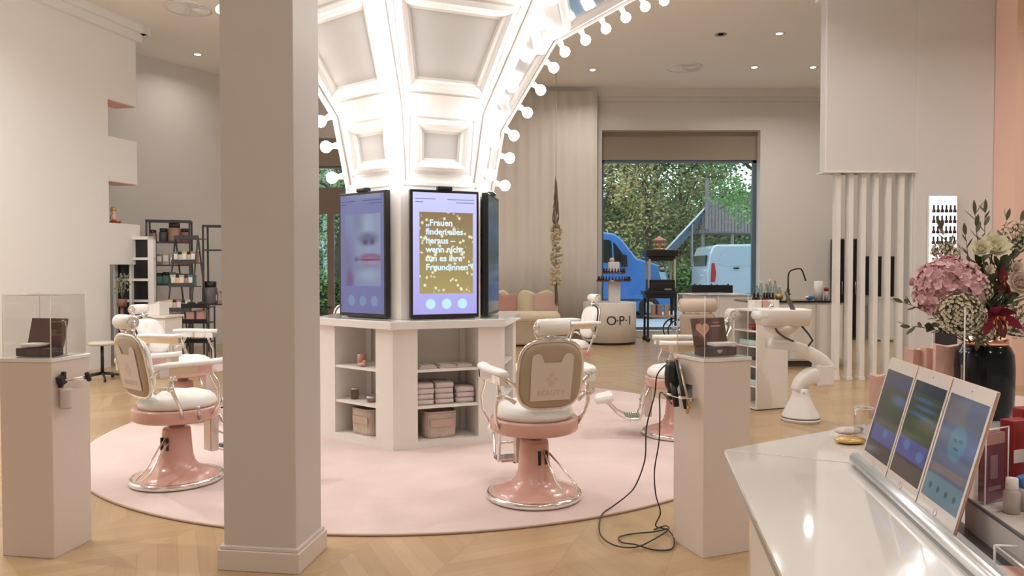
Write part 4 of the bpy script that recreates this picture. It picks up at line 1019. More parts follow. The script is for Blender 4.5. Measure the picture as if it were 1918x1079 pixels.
# hanging garland
gp = at(1041, 500, 15.2); t = thing('hanging_garland', 'dried flower garland hanging on a thin cord in front of the curtain', 'garland', (gp.x, 15.2, 0))
gz = lambda y: at(1041, y, 15.2).z
m = MB(); m.tube([(0, 0, CZ), (0, 0, gz(560))], .006, 6); m.build('cord', mat('cord_grey', (.34, .28, .24), .8), t)
m = MB(); rnd = random.Random(3)
for k in range(120):
    z = gz(430)+(gz(338)-gz(430))*rnd.random(); q = (gz(338)-z)/(gz(338)-gz(430)); r_ = .012+.075*q; a_ = rnd.random()*6.28
    m.tube([(cos(a_)*r_*.4, sin(a_)*r_*.4, z-.12), (cos(a_)*r_, sin(a_)*r_, z), (cos(a_)*r_*.9+.004, sin(a_)*r_*.9, z+.09)], [.004, .009, .001], 5)
m.build('pampas', soil, t)
for nm, mm, cnt, s0 in (('blooms', garl, 75, 1), ('pale_blooms', garl2, 45, 2)):
    m = MB(); rnd = random.Random(s0)
    for k in range(cnt):
        z = gz(535)+(gz(420)-gz(535))*rnd.random(); a_ = rnd.random()*6.28; r_ = .03+.08*rnd.random(); m.ball((cos(a_)*r_, sin(a_)*r_*.8, z), .026+.026*rnd.random(), 7, 5, (1, 1, .8))
    m.build(nm, mm, t)['kind'] = 'stuff'
m = MB(); rnd = random.Random(9)
for k in range(14): a_ = rnd.random()*6.28; m.tube([(cos(a_)*.02, sin(a_)*.02, gz(530)), (.02+cos(a_)*.03, sin(a_)*.02, gz(575)+rnd.random()*.1)], .007, 5)
m.build('stems', mat('stem_brown', (.16, .12, .06), .9), t)

# sofa with scalloped backs
sp_ = at(975, 600, 15.3); t = thing('plush_bench', 'cream plush bench with scalloped back by the curtain', 'bench', (sp_.x-.25, 15.2, 0))
m = MB(); m.span(-.85, .95, -.25, .38, .03, .50); m.build('base', mat('bench_base', (.46, .37, .27), .8), t, bevel=.04)
m = MB(); m.smooth = True; m.tube([(-.90, -.18, .60), (-.85, -.2, .60), (.98, -.2, .60), (1.04, -.18, .60)], [.05, .12, .12, .05], 14); m.span(-.88, 1.0, -.25, .38, .48, .68); m.build('seat', creamfur, t, bevel=.05)
for cx_ in (-.36, .58):
    P = [(-.46, .6), (.46, .6), (.44, .85), (.36, 1.06), (.26, 1.14), (.12, 1.10), (0, 1.05), (-.12, 1.10), (-.26, 1.14), (-.36, 1.06), (-.44, .85)]
    m = MB(); m.extrude([(cx_+x, .28, z) for x, z in P], (0, .14, 0)); m.build('back', creamfur, t, bevel=.04)
for (px, mm, lb) in ((948, duskpink, 'dark dusky pink cushion on the bench beside the island counter'), (1020, duskpink2, 'paler dusky pink cushion on the right half of the cream bench')):
    p = at(px, 565, 15.2); o = cushion(.46, .40, .16, tufts=False, power=6).build('pointed_cushion', mm)
    for v in o.data.vertices:
        if v.co.z > 0: v.co.z *= .78+.30*min(1, abs(v.co.x)/.2)
    o.location = (p.x, 15.33, .875); o.rotation_euler = (R(-8), 0, 0); tag(o, lb, 'cushion', 'pink cushions on the bench')

# round display drum
DX = at(1141, 600, 15.75).x; t = thing('display_drum', 'round white display drum with black lettering in front of the window', 'display', (DX, 15.72, 0))
m = MB(); m.lathe([(.54, 0), (.54, .05)], 56); m.build('plinth', black, t)
m = MB(); m.lathe([(.56, .05), (.56, .86), (.55, .87), (0, .87)], 72); m.build('drum', mat('drum_white', (.72, .67, .61), .4), t)
for ch, ang_ in (('O', 0), ('·', 13), ('P', 22), ('·', 33), ('I', 43)):
    a_ = R(ang_-3); n_ = Vector((sin(a_), -cos(a_), 0)); u_ = Vector((cos(a_), sin(a_), 0)); 
    text_mesh('letter', ch, .27, black, facing((n_.x*.562, n_.y*.562, .50), u_*1, (0, 0, 1)), t, .002)
m = MB(); m.span(-.02, .22, -.1, .1, .87, 1.36); m.build('neck', whiteplas, t, bevel=.01)
for z, r_ in ((1.335, .37), (1.50, .26)):
    m = MB(); m.lathe([(r_, z-.03), (r_, z), (0, z)], 48, (.09, 0, 0)); m.lathe([(0, z-.03), (r_, z-.03)], 48, (.09, 0, 0)); m.build('tier', MATS['tier_dark'] if 'tier_dark' in MATS else mat('tier_dark', (.07, .02, .02), .3), t)
m = MB(); m.span(-.02, .2, -.08, .08, 1.50, 1.72); m.build('head_box', whiteplas, t, bevel=.01); 
m = MB(); m.ball((.05, 0, 1.765), .045, 12, 8, (1.2, 1, 1)); m.build('crest', skinpink, t)
wd_ = ('far left', 'left', 'centre left', 'centre', 'centre right', 'right', 'far right')
for z, r_, cnt, row in ((1.336, .335, 15, 'lower'), (1.501, .225, 11, 'upper')):
    for q in range(cnt):
        a_ = R(-90)+R(164)*(q/(cnt-1)-.5); o = dup(pol); o.location = (DX+.09+cos(a_)*r_, 15.72+sin(a_)*r_, z); o.scale = (1.25, 1.25, 1.0)
        o['label'] = 'dark nail polish bottle on the %s ring of the round display drum, number %d counted from the left' % (row, q+1) ; o['label'] = 'dark nail polish bottle in the crowded %s ring of the round display drum' % row; o['group'] = 'nail polish on the drum, %s ring' % row

# popcorn cart
PX = at(1236, 600, 16.1).x; t = thing('popcorn_cart', 'black popcorn cart with a glass cabinet and spoked wheels by the window', 'popcorn cart', (PX, 16.1, 0))
m = MB(); m.span(-.34, .34, -.24, .24, 1.84, 1.98); m.span(-.29, .29, -.2, .2, 1.74, 1.84); m.build('roof', black, t, bevel=.01)
m = MB()
for x in (-.29, .25):
    for y in (-.22, .18): m.span(x, x+.045, y, y+.04, 1.16, 1.78)
m.build('post', mat('cart_post', (.46, .42, .38), .4), t)
for y_ in (-.215, .205): m = MB(); m.span(-.25, .25, y_, y_+.005, 1.3, 1.76); m.build('pane', glass, t)
m = MB(); m.span(-.28, .28, -.22, .2, 1.10, 1.34); m.span(-.26, .26, -.235, -.22, 1.14, 1.26); m.build('warmer', black, t, bevel=.008)
m = MB(); m.span(.05, .2, -.238, -.232, 1.12, 1.15); m.build('plate', greym, t)
m = MB(); m.lathe([(0, 1.50), (.06, 1.505), (.10, 1.55), (.105, 1.62), (0, 1.63)], 20, (.05, 0, 0)); m.tube([(.05, 0, 1.62), (.05, 0, 1.75)], .01, 6); m.tube([(.05, 0, 1.62), (-.08, -.03, 1.68)], .008, 6); m.build('kettle', steel, t)
m = MB(); m.span(-.38, .36, -.25, .25, 1.02, 1.10); m.span(-.34, .34, -.23, .23, .94, 1.02); m.build('counter', black, t, bevel=.01)
m = MB(); m.span(-.30, .30, -.22, .22, .53, .565); m.build('shelf', woodtray, t)
for x, y in ((-.32, -.22), (.27, -.22), (-.32, .18), (.27, .18)):
    m = MB(); m.span(x, x+.045, y, y+.04, .10 if x < 0 else .35, .95); m.build('leg', black, t)
for y in (-.20, .20): m = MB(); m.lathe([(0, -.02), (.05, -.02), (.05, .02), (0, .02)], 16, (-.295, y, .05), (0, 1, 0)); m.build('caster', black, t)
for y in (-.26, .26):
    m = MB(); m.torus((.36, y, .245), .235, .014, 40, 8, (0, 1, 0)); wl = m.build('wheel', tyre, t)
    m = MB(); m.lathe([(0, -.03), (.04, -.03), (.04, .03), (0, .03)], 16, (.36, y, .245), (0, 1, 0))
    for k in range(10): a_ = 2*pi*k/10; m.tube([(.36, y, .245), (.36+cos(a_)*.225, y, .245+sin(a_)*.225)], .006, 6)
    m.torus((.36, y, .245), .222, .008, 32, 6, (0, 1, 0)); m.build('spokes', steel, wl)
for k, (x, lb) in enumerate(((-.17, 'leftmost'), (-.03, 'middle'), (.12, 'rightmost'))):
    b_ = thing('popcorn_bag', 'striped paper popcorn bag, %s on the lower cart shelf' % lb, 'bag', (PX+x, 16.0, .567), .1*k, 'bags on the popcorn cart')
    m = MB(); m.prism([(-.045, -.03), (.045, -.03), (.045, .03), (-.045, .03)], 0, .22); m.build('body', mat('bag_%d' % k, ((.45, .30, .20), (.40, .25, .22), (.50, .38, .28))[k], .7), b_)
    m = MB()
    for q in range(6): m.prism([(-.05+.018*q, -.032), (-.041+.018*q, -.032), (-.041+.018*q, .032), (-.05+.018*q, .032)], .22, .235)
    m.build('rim', paper, b_)
t = thing('toy_carousel', 'small pink toy carousel standing on top of the popcorn cart', 'ornament', (PX-.02, 16.1, 1.982))
m = MB(); m.lathe([(0, 0), (.13, 0), (.13, .03), (0, .03)], 24); m.build('base', gold, t)
m = MB(); m.lathe([(.15, .19), (.155, .215), (.06, .26), (.015, .30), (0, .31)], 12); m.build('roof', mat('carousel_pink', (.62, .30, .24), .5), t)
m = MB(); m.tube([(0, 0, .03), (0, 0, .2)], .02, 8)
for k in range(6): a_ = k*pi/3; m.tube([(cos(a_)*.11, sin(a_)*.11, .03), (cos(a_)*.11, sin(a_)*.11, .2)], .004, 5); m.ball((cos(a_)*.11, sin(a_)*.11, .11), .024, 8, 6, (1.3, .6, 1))
m.build('horses', mat('carousel_horse', (.68, .42, .36), .5), t)

# glass-topped table with a black case
a = at(1292, 548, 13.2); t = thing('glass_topped_table', 'white high table with a glass top behind the centre right pedestal', 'table', (a.x, 13.1, 0))
m = MB(); m.span(0, 1.25, .0, .7, .02, 1.09); m.build('body', offwhite, t, bevel=.01); m = MB(); m.span(-.04, 1.29, -.04, .74, 1.09, 1.105); m.build('top', mat('glass_top', (.32, .40, .32), .04, coat=1), t, bevel=.003)
a = at(1290, 545, 13.4); b = at(1365, 527, 13.4); t = thing('black_case', 'low black case with bottles in it on the glass-topped table', 'case', ((a.x+b.x)/2+.02, 13.35, 1.106))
hw = (b.x-a.x)/2; m = MB(); m.span(-hw, hw, -.13, -.12, 0, .17); m.span(-hw, hw, .12, .13, 0, .17); m.span(-hw, -hw+.01, -.12, .12, 0, .17); m.span(hw-.01, hw, -.12, .12, 0, .15); m.span(-hw, hw, -.12, .12, 0, .01); m.build('body', black, t)
for k in range(7):
    o = dup(pol); o.location = (t.location.x-hw+.07+k*.1, 13.33, 1.118); o.scale = (1.6, 1.6, 2.3-.12*(k % 3)); o['label'] = 'dark nail polish bottle standing in the low black case'; o['group'] = 'polish in the black case'

# back counter with black top
a = at(1486, 563, 11.75); 
t = thing('back_counter', 'white counter with thin black top behind the wash basin', 'counter', (0, 0, 0))
x0, x1 = 3.72, 5.28
m = MB(); m.span(x0+.25, x1, 11.8, 12.4, .10, 1.03); m.build('body', mat('counter_cream', (.70, .65, .58), .4), t, bevel=.003); m = MB(); m.span(x0+.3, x1-.04, 11.86, 12.36, 0, .10); m.build('plinth', darkgrey, t)
m = MB(); m.span(x0, x1+.02, 11.76, 12.42, 1.03, 1.06); m.build('top', blackgl, t, bevel=.003)
for q in range(3): m = MB(); m.span(x0+.27+q*.43, x0+.68+q*.43, 11.785, 11.8, .13, 1.0); m.build('door', MATS['counter_cream'], t, bevel=.002)
fx = at(1476, 560, 12.1).x
t = thing('black_faucet', 'tall matt black swan-neck faucet on the black counter top', 'faucet', (fx, 12.1, 1.061))
m = MB(); m.lathe([(0, 0), (.035, 0), (.035, .02), (.026, .03), (.024, .17), (.016, .19)], 20); m.build('base', black, t)
m = MB(); m.tube([(0, 0, .15), (0, 0, .38), (.01, 0, .44), (.04, 0, .475), (.10, 0, .50), (.17, 0, .51), (.21, 0, .50), (.235, 0, .46), (.27, 0, .36), (.285, 0, .31)], .012, 10); m.build('spout', black, t)
m = MB(); m.tube([(0, -.02, .08), (.02, -.07, .10)], .008, 8); m.build('lever', black, t)
a = at(1533, 545, 12.1); t = thing('paper_towel_roll', 'upright white paper towel roll on the black counter top', 'paper roll', (a.x, 12.1, 1.061)); m = MB(); m.lathe([(.02, 0), (.068, 0), (.068, .31), (.02, .31)], 28); m.build('roll', paper, t); m = MB(); m.tube([(0, 0, 0), (0, 0, .33)], .01, 8); m.build('core', steel, t)
a = at(1517, 555, 12.0); t = thing('blue_wipes_pack', 'blue and white soft pack beside the paper towel roll', 'pack', (a.x, 12.0, 1.061)); m = MB(); m.smooth = True; m.ball((0, 0, .04), .06, 12, 8, (1.2, .8, .65)); m.build('pouch', blueplas, t); m = MB(); m.ball((-.06, -.02, .045), .035, 10, 6, (1, .8, .6)); m.build('tip', paper, t)
a = at(1550, 545, 12.1); t = thing('red_dispenser', 'small red and white dispenser on the counter next to the first post', 'dispenser', (a.x, 12.15, 1.061)); m = MB(); m.lathe([(0, 0), (.03, 0), (.03, .12), (.015, .15)], 14); m.build('body', whiteplas, t); m = MB(); m.ball((0, 0, .17), .04, 10, 8); m.build('top', redpack, t)
a = at(1457, 552, 12.0); t = thing('wooden_bowl', 'small tan bowl at the foot of the black faucet', 'bowl', (a.x, 11.95, 1.061)); m = MB(); m.lathe([(.03, 0), (.05, .01), (.065, .06), (.066, .10), (.058, .10), (.05, .03)], 20); m.build('body', gold, t)
nb_ = ('leftmost', 'second', 'third', 'fourth', 'fifth', 'sixth')
for k, (px, hh) in enumerate(((1418, .26), (1427, .33), (1436, .28), (1444, .36), (1452, .34), (1462, .24))):
    a = at(px, 540, 12.15); t = thing('spray_bottle', 'clear spray bottle, %s of the group left of the black faucet' % nb_[k], 'bottle', (a.x, 12.15+.05*(k % 2), 1.061), 0, 'clear bottles on the black counter')
    m = MB(); m.lathe([(0, 0), (.034, 0), (.036, .02), (.036, hh*.6), (.014, hh*.75), (.012, hh*.82)], 16); m.build('body', bottleg, t)
    m = MB(); m.lathe([(.016, hh*.8), (.016, hh*.92), (0, hh*.93)], 12); m.tube([(0, 0, hh*.9), (-.03, 0, hh*.93)], .007, 6); m.build('nozzle', (greym, whiteplas)[k % 2], t)
for k, px in enumerate((1412, 1419, 1431, 1436, 1441, 1447)):
    a = at(px, 555, 11.85); o = dup(pol); o.location = (a.x, 11.84, 1.061); o.scale = (1.7, 1.7, 1.6); o['label'] = 'black capped polish bottle, %s along the front of the black counter' % nb_[k]; o['group'] = 'black capped bottles on the black counter'

# white open-sided cabinet behind the basin
cb = onz(1417, 769.5, 0); cang = R(20); t = thing('tool_cabinet', 'white cabinet with open shelves on its left side behind the basin arm', 'cabinet', (cb.x, cb.y, 0), cang)
cw_, cd_ = .42, .42; ch_ = 1.09
m = MB(); m.span(0, cw_, 0, .02, .01, ch_); m.span(0, cw_, cd_-.02, cd_, .01, ch_); m.span(cw_-.02, cw_, .02, cd_-.02, .01, ch_); m.span(0, cw_, 0, cd_, ch_, ch_+.02); m.span(.0, cw_, .02, cd_-.02, .01, .03); m.build('body', offwhite, t, bevel=.002)
for z in (.25, .47, .69, .86): m = MB(); m.span(.0, cw_-.02, .02, cd_-.02, z, z+.015); m.build('shelf', offwhite, t)
for q, (z, mm, nm, lb) in enumerate(((.705, greenclr, 'plastic_tray', 'pale green tray on an open shelf of the white cabinet'), (.265, greenclr, 'plastic_tray', 'pale green tray low in the white cabinet'), (.875, redpack, 'red_pouch', 'red pouch on the top open shelf of the white cabinet'), (.485, steel, 'metal_tray', 'metal tray in the middle of the white cabinet'))):
    p = local((cb.x, cb.y), cang, .16, .2, z+.001); u = thing(nm, lb, 'tray' if q != 2 else 'pouch', p, cang); m = MB()
    if q == 2: m.ball((-.02, 0, .035), .06, 12, 8, (1.6, 1.6, .55)); m.build('body', mm, u)
    else: m.span(-.13, .16, -.15, .15, 0, .006); m.span(-.13, -.12, -.15, .15, 0, .06); m.span(.15, .16, -.15, .15, 0, .06); m.span(-.13, .16, -.15, -.14, 0, .06); m.span(-.13, .16, .14, .15, 0, .06); m.build('body', mm, u)
for q, (x, w__, mm, lb) in enumerate(((.03, .09, paper, 'white carton at the left on top of the white cabinet'), (.14, .07, skinpink, 'pale pink carton on top of the white cabinet'), (.24, .12, paper, 'wide white carton at the right on top of the white cabinet'))):
    p = local((cb.x, cb.y), cang, x+w__/2, .14, ch_+.021); m = MB(); m.span(-w__/2, w__/2, -.06, .06, 0, .10); m.span(-w__/2+.01, w__/2-.01, -.0615, -.06, .02, .08); o = m.build('carton', mm, bevel=.003); o.location = p; o.rotation_euler = (0, 0, cang); tag(o, lb, 'carton')
# wash basin on a swivel arm
wb = onz(1501, 789, 0); wb = Vector((wb.x, wb.y+.02, 0)); t = thing('wash_basin_unit', 'white hair wash basin on a curved swivel arm with a conical foot', 'wash basin', wb)
def wz(y): return at(1500, y, wb.y).z
def wx(x): return at(x, 600, wb.y).x-wb.x
m = MB(); m.lathe([(.190, .012), (.195, .02), (.195, .03), (.188, .036)], 40); m.lathe([(0, .0), (.185, .0), (.185, .012)], 40); m.build('foot_ring', whiteplas, t)
m = MB(); m.lathe([(.188, .035), (.192, .045)], 40); m.build('foot_seal', mat('dark_seal', (.10, .05, .05), .5), t)
m = MB(); m.lathe([(.191, .044), (.185, .06), (.13, .17), (.095, .25), (.083, .29), (.083, .34), (0, .345)], 40); m.build('foot', whiteplas, t)
m = MB(); m.ball((.0, -.084, .30), .008, 8, 6); m.build('screw', steel, t)
def sweep(P, Wd, Ht):   # rounded bar through points, width across (y), height
    mb = MB(); mb.smooth = True; vs = []; fs = []; n = 16; P = [Vector(p) for p in P]
    Q = []
    for i in range(len(P)-1):
        p0 = P[max(i-1, 0)]; p1 = P[i]; p2 = P[i+1]; p3 = P[min(i+2, len(P)-1)]
        for k in range(5): t_ = k/5; Q.append((.5*((2*p1)+(p2-p0)*t_+(2*p0-5*p1+4*p2-p3)*t_*t_+(3*p1-p0-3*p2+p3)*t_**3), Wd[i]+(Wd[i+1]-Wd[i])*t_, Ht[i]+(Ht[i+1]-Ht[i])*t_))
    Q.append((P[-1], Wd[-1], Ht[-1]))
    for i, (p, w__, h__) in enumerate(Q):
        d = (Q[min(i+1, len(Q)-1)][0]-Q[max(i-1, 0)][0]).normalized(); y = Vector((0, 1, 0)); u = d.cross(y).normalized()
        for k in range(n):
            a_ = 2*pi*k/n; c_, s_ = cos(a_), sin(a_); vs.append(p+y*math.copysign(abs(c_)**.5, c_)*w__/2+u*math.copysign(abs(s_)**.5, s_)*h__/2)
    for i in range(len(Q)-1):
        for k in range(n): k2 = (k+1) % n; fs.append((i*n+k, i*n+k2, (i+1)*n+k2, (i+1)*n+k))
    fs.append(tuple(range(n))[::-1]); fs.append(tuple((len(Q)-1)*n+k for k in range(n))); mb.add(vs, fs, True); return mb
sweep([(-.05, 0, .31), (0, 0, .40), (.10, 0, .46), (.20, 0, .46)], [.15, .17, .17, .17], [.08, .12, .17, .20]).build('lower_elbow', whiteplas, t)
m = MB(); m.span(.13, .315, -.085, .085, .355, .60); m.build('elbow_post', whiteplas, t, bevel=.03)
sweep([(.30, 0, .52), (.20, 0, .62), (.06, 0, .71), (-.10, 0, .775), (-.34, 0, .80)], [.15, .17, .17, .17, .16], [.10, .14, .13, .11, .10]).build('swivel_arm', whiteplas, t)
bxc = -.21
m = MB(); m.lathe([(.06, .80), (.07, .88), (.15, .93), (.19, .99)], 28, (bxc, 0, 0)); m.build('under_bowl', whiteplas, t)
def rrect(cx_, cy_, a_, b_, n=40, pw=4): return [(cx_+math.copysign(abs(cos(2*pi*i/n))**(2/pw), cos(2*pi*i/n))*a_, cy_+math.copysign(abs(sin(2*pi*i/n))**(2/pw), sin(2*pi*i/n))*b_) for i in range(n)]
m = MB(); m.smooth = True; vs = []; fs = []; n = 40
for (z, a_, b_, s_) in ((.985, .22, .17, 0), (.99, .245, .19, 0), (1.14, .262, .215, 0), (1.152, .258, .21, 0), (1.152, .235, .19, 0), (1.06, .215, .17, 0), (1.04, .05, .05, 0)):
    vs += [(x, y, z) for x, y in rrect(bxc+.01, 0, a_, b_, n)]
for j in range(6):
    for i in range(n): i2 = (i+1) % n; fs.append((j*n+i, j*n+i2, (j+1)*n+i2, (j+1)*n+i))
fs.append(tuple(range(n))[::-1]); fs.append(tuple(6*n+i for i in range(n))); m.add(vs, fs, True); m.build('basin', whiteplas, t)
m = MB(); m.smooth = True; m.tube([(bxc-.18, -.17, 1.09), (bxc-.235, -.07, 1.085), (bxc-.235, .07, 1.085), (bxc-.18, .17, 1.09)], [.03, .05, .05, .03], 14); m.build('neck_rest', whiteplas, t)
m = MB(); m.tube([(wx(1483), -.05, 1.13), (wx(1474), -.05, 1.24), (wx(1468), -.04, 1.33)], [.026, .022, .014], 12); m.build('spray_head', mat('spray_dark', (.10, .08, .08), .35), t)
m = MB(); m.lathe([(.028, 1.15), (.03, 1.18), (.02, 1.20), (0, 1.2)], 16, (wx(1440), -.06, 0)); m.tube([(wx(1440), -.06, 1.19), (wx(1440), -.12, 1.2)], .009, 8); m.build('mixer_tap', chrome, t)
m = MB(); m.tube([(wx(1443), -.12, 1.0), (wx(1446), -.14, .93), (wx(1460), -.15, .87), (wx(1478), -.12, .83)], .010, 8); m.tube([(wx(1492), -.1, 1.0), (wx(1505), -.14, .90), (wx(1512), -.14, .84), (wx(1508), -.09, .78)], .010, 8); m.build('hose', mat('hose_dark', (.06, .05, .045), .5), t)
# another salon chair whose wide headrest shows through the clear case
hp_ = at(1316, 574, 9.3); t = thing('salon_chair', 'beige salon chair whose wide headrest shows through the centre right clear case', 'chair', (hp_.x, 9.3, 0))
m = MB(); m.lathe([(0, 0), (.26, 0), (.26, .02), (.05, .05), (.04, .40), (0, .40)], 32); m.build('base', chrome, t)
m = MB(); m.box((0, -.02, .47), (.50, .50, .14)); m.build('seat', beige, t, bevel=.05)
m = MB(); m.box((0, .22, .76), (.46, .10, .46), Matrix.Rotation(R(-8), 3, 'X')); m.build('backrest', beige, t, bevel=.04)
zr = hp_.z; m = MB(); m.smooth = True; m.tube([(-.235, .26, zr), (-.22, .26, zr), (.22, .26, zr), (.235, .26, zr)], [.07, .088, .088, .07], 24); hh_ = m.build('headrest', mat('headrest_beige', (.66, .54, .44), .45), t)
m = MB()
for s_ in (-1, 1): m.lathe([(0, 0), (.016, 0), (.018, .025), (0, .03)], 12, (s_*.235, .2, zr-.01), (s_, -.2, 0)); m.tube([(s_*.22, .27, zr-.06), (s_*.12, .28, zr-.14)], .010, 8)
m.tube([(0, .27, .9), (0, .27, zr)], .02, 8); m.build('bracket', chrome, hh_)

# ================================================================== LEFT BACK CORNER
bc_ = at(222, 412, 12.15); q = lw(-.18, -.08, zz[4]+.002)
t = thing('gilt_figurine', 'small gilt and red figurine on top of the lowest wall block', 'figurine', (q[0], q[1], q[2]))
m = MB(); m.lathe([(0, 0), (.08, 0), (.07, .02), (.04, .04)], 16); m.build('base', redpack, t)
m = MB(); m.lathe([(.035, .04), (.055, .07), (.05, .12), (.03, .15), (.042, .18), (.035, .215), (0, .23)], 16); m.build('body', skinpink, t)
m = MB(); m.lathe([(.043, .195), (.045, .23), (.03, .26), (0, .265)], 14); m.build('crown', gold, t)
m = MB(); m.ball((.10, 0, .018), .02, 8, 6); m.build('tip', redpack, t)
# metal shelf frames
def shelf_unit(x0, x1, ytop, Y, zs, lb, ry=R(18)):
    a = at(x0, ytop, Y); b = at(x1, ytop, Y); w__ = (b.x-a.x)/cos(ry); t = thing('metal_shelf', lb, 'shelf', (a.x, Y, 0), ry, 'black metal shelves'); z1 = a.z; d_ = .38
    m = MB()
    for x in (0, w__-.03):
        for y in (0, d_): m.span(x, x+.03, y, y+.03, 0, z1)
    for y in (0, d_): m.span(0, w__, y, y+.03, z1-.03, z1)
    for x in (0, w__-.03): m.span(x, x+.03, 0, d_, z1-.03, z1)
    m.build('frame', darkgrey, t)
    for z in zs: m = MB(); m.span(.0, w__, .0, d_+.03, z-.02, z); m.build('board', darkgrey, t)
    return t, w__, z1, a, ry
cols = [(.36, .20, .15), (.05, .05, .055), (.50, .42, .34), (.10, .22, .20), (.46, .16, .10), (.55, .50, .45), (.30, .12, .10), (.62, .45, .28), (.14, .12, .13)]
pm = [mat('product_%d' % i, c, .4) for i, c in enumerate(cols)]
def product(k, kind):
    o = thing('product_jar' if kind else 'product_box', 'x', 'product')
    h_ = .16
    if kind:
        m = MB(); m.lathe([(0, 0), (.05, 0), (.052, .01), (.052, h_*.7), (.04, h_*.76)], 14); m.build('body', pm[k], o); m = MB(); m.lathe([(.042, h_*.74), (.045, h_*.76), (.045, h_), (0, h_)], 14); m.build('lid', black, o)
    else:
        m = MB(); m.span(-.04, .04, -.04, .04, 0, h_); m.build('body', pm[k], o); m = MB(); m.span(-.03, .03, -.0415, -.04, h_*.3, h_*.8); m.build('print', paper, o)
    return o
protoP = {}
def put(k, kind, x, y, z, sc, lb, grp, rz=0):
    o = dup(protoP[(k, kind)]) if (k, kind) in protoP else product(k, kind); protoP.setdefault((k, kind), o)
    o.location = (x, y, z+.001); o.scale = (sc, sc, sc); o.rotation_euler = (0, 0, rz); o['label'] = lb; o['group'] = grp
rnd = random.Random(5)
Ys = 13.15
zs1 = [at(300, y, Ys).z for y in (452, 496, 533, 590)]
t, w__, z1, a, ry = shelf_unit(272, 346, 411, Ys, zs1, 'black metal shelf of bottles and boxes on the far left')
ordn = ('first', 'second', 'third', 'fourth', 'fifth', 'sixth', 'seventh')
for r_, z in enumerate(zs1):
    n = (4, 6, 6, 5)[r_]
    for i in range(n):
        x = .10+(w__-.2)*i/(n-1) if n > 1 else .2; p = local((a.x, a.y), ry, x, .14, z)
        kk = rnd.randrange(9); kd = rnd.random() < .6; sc = (1.9, 1.25, 1.25, 1.3)[r_]*rnd.uniform(.85, 1.1)
        if r_ == 0: kk = (6, 1, 0, 6)[i]; kd = 1; sc = (1.3, 1.5, 2.1, 1.5)[i]
        put(kk, kd, p[0], p[1], z, sc, '%s product from the left on the %s board of the black metal shelf' % (ordn[i], ('top', 'second', 'third', 'lowest')[r_]), 'products on the far left shelf', ry)
zs2 = [at(385, y, 13.6).z for y in (467, 570)]
t2, w2, z2, a2, ry2 = shelf_unit(378, 415, 421, 13.6, zs2, 'narrow black metal shelf partly behind the big pillar', R(10))
for i, (kk, kd) in enumerate(((8, 1), (3, 0), (7, 0))):
    p = local((a2.x, a2.y), ry2, .10+i*.11, .12, zs2[1]); put(kk, kd, p[0], p[1], zs2[1], (2.6, 1.3, 1.5)[i], ('tall dark product on the narrow shelf beside the pillar', 'green product box on the narrow shelf beside the pillar', 'yellowish product box on the narrow shelf beside the pillar')[i], 'products on the narrow shelf')
# leaning ladder rack
a = at(330, 450, 12.3); t = thing('ladder_rack', 'dark folding ladder rack loaded with small bottles', 'rack', (a.x, 12.2, 0), R(-12))
top_z = at(330, 445, 12.3).z; w__ = .42
m = MB()
for x in (0, w__): m.tube([(x, .05, top_z), (x+.02, -.35, .0)], .014, 6); m.tube([(x, .05, top_z), (x, .42, 0)], .014, 6)
m.build('frame', darkgrey, t)
for q, z in enumerate((top_z-.02, top_z-.42, top_z-.80, top_z-1.2)):
    m = MB(); y0 = .05-(top_z-z)/top_z*.40; m.span(-.01, w__+.02, y0-.02, y0+.2, z-.012, z); m.span(-.01, w__+.02, y0-.02, y0-.012, z, z+.05); m.build('shelf', darkgrey, t)
    if q: 
        for i in range(5):
            x = .05+i*.08; p = local((a.x, 12.2), R(-12), x, y0+.06, z); put((0, 3, 5, 7, 2)[(i+q) % 5], i % 2, p[0], p[1], z, 1.15, '%s small product from the left on the %s step of the ladder rack' % (ordn[i], ('', 'upper', 'middle', 'lower')[q]), 'products on the ladder rack', R(-12))
# white grid cabinet
a = at(214, 443, 12.35); b = at(290, 443, 12.35); t = thing('grid_cabinet', 'white cube cabinet with black compartments behind the left wall end', 'cabinet', (a.x-.03, 12.35, 0), R(-4)); ww = b.x-a.x+.03
m = MB(); m.span(0, ww, .07, .09, 0, a.z); m.build('back', black, t)
m = MB()
for i in range(3):
    x = (ww-.10, .28, 0)[i]
    m.span(x, x+(.10 if i == 0 else .04), 0, .07, 0, a.z)
z = a.z
m.span(0, ww, 0, .07, a.z-.05, a.z)
for z in (a.z-.37, a.z-.72, a.z-1.07, a.z-1.42, a.z-1.77): m.span(0, ww, 0.002, .068, z-.02, z+.02)
m.build('grid', wallm, t)
# chest of drawers with boxes
a = at(262, 600, 10.6); b = at(313, 600, 10.6); t = thing('white_chest', 'white chest of drawers behind the left back barber chair', 'chest', ((a.x+b.x)/2, 10.8, 0), R(-6)); zc_ = at(290, 592, 10.6).z; hw = (b.x-a.x)/2
m = MB(); m.span(-hw, hw, -.2, .25, .03, zc_-.03); m.build('body', offwhite, t, bevel=.006); m = MB(); m.span(-hw-.03, hw+.03, -.23, .26, zc_-.03, zc_); m.build('top', white, t, bevel=.006)
for q in range(3):
    z0 = .06+q*(zc_-.12)/3; m = MB(); m.span(-hw+.015, hw-.015, -.212, -.2, z0, z0+(zc_-.12)/3-.015); d_ = m.build('drawer', offwhite, t, bevel=.003); m = MB(); m.lathe([(0, 0), (.028, .0), (.03, .02), (0, .03)], 14, (0.02, -.212, z0+.17), (0, -1, 0)); m.build('knob', black, d_)
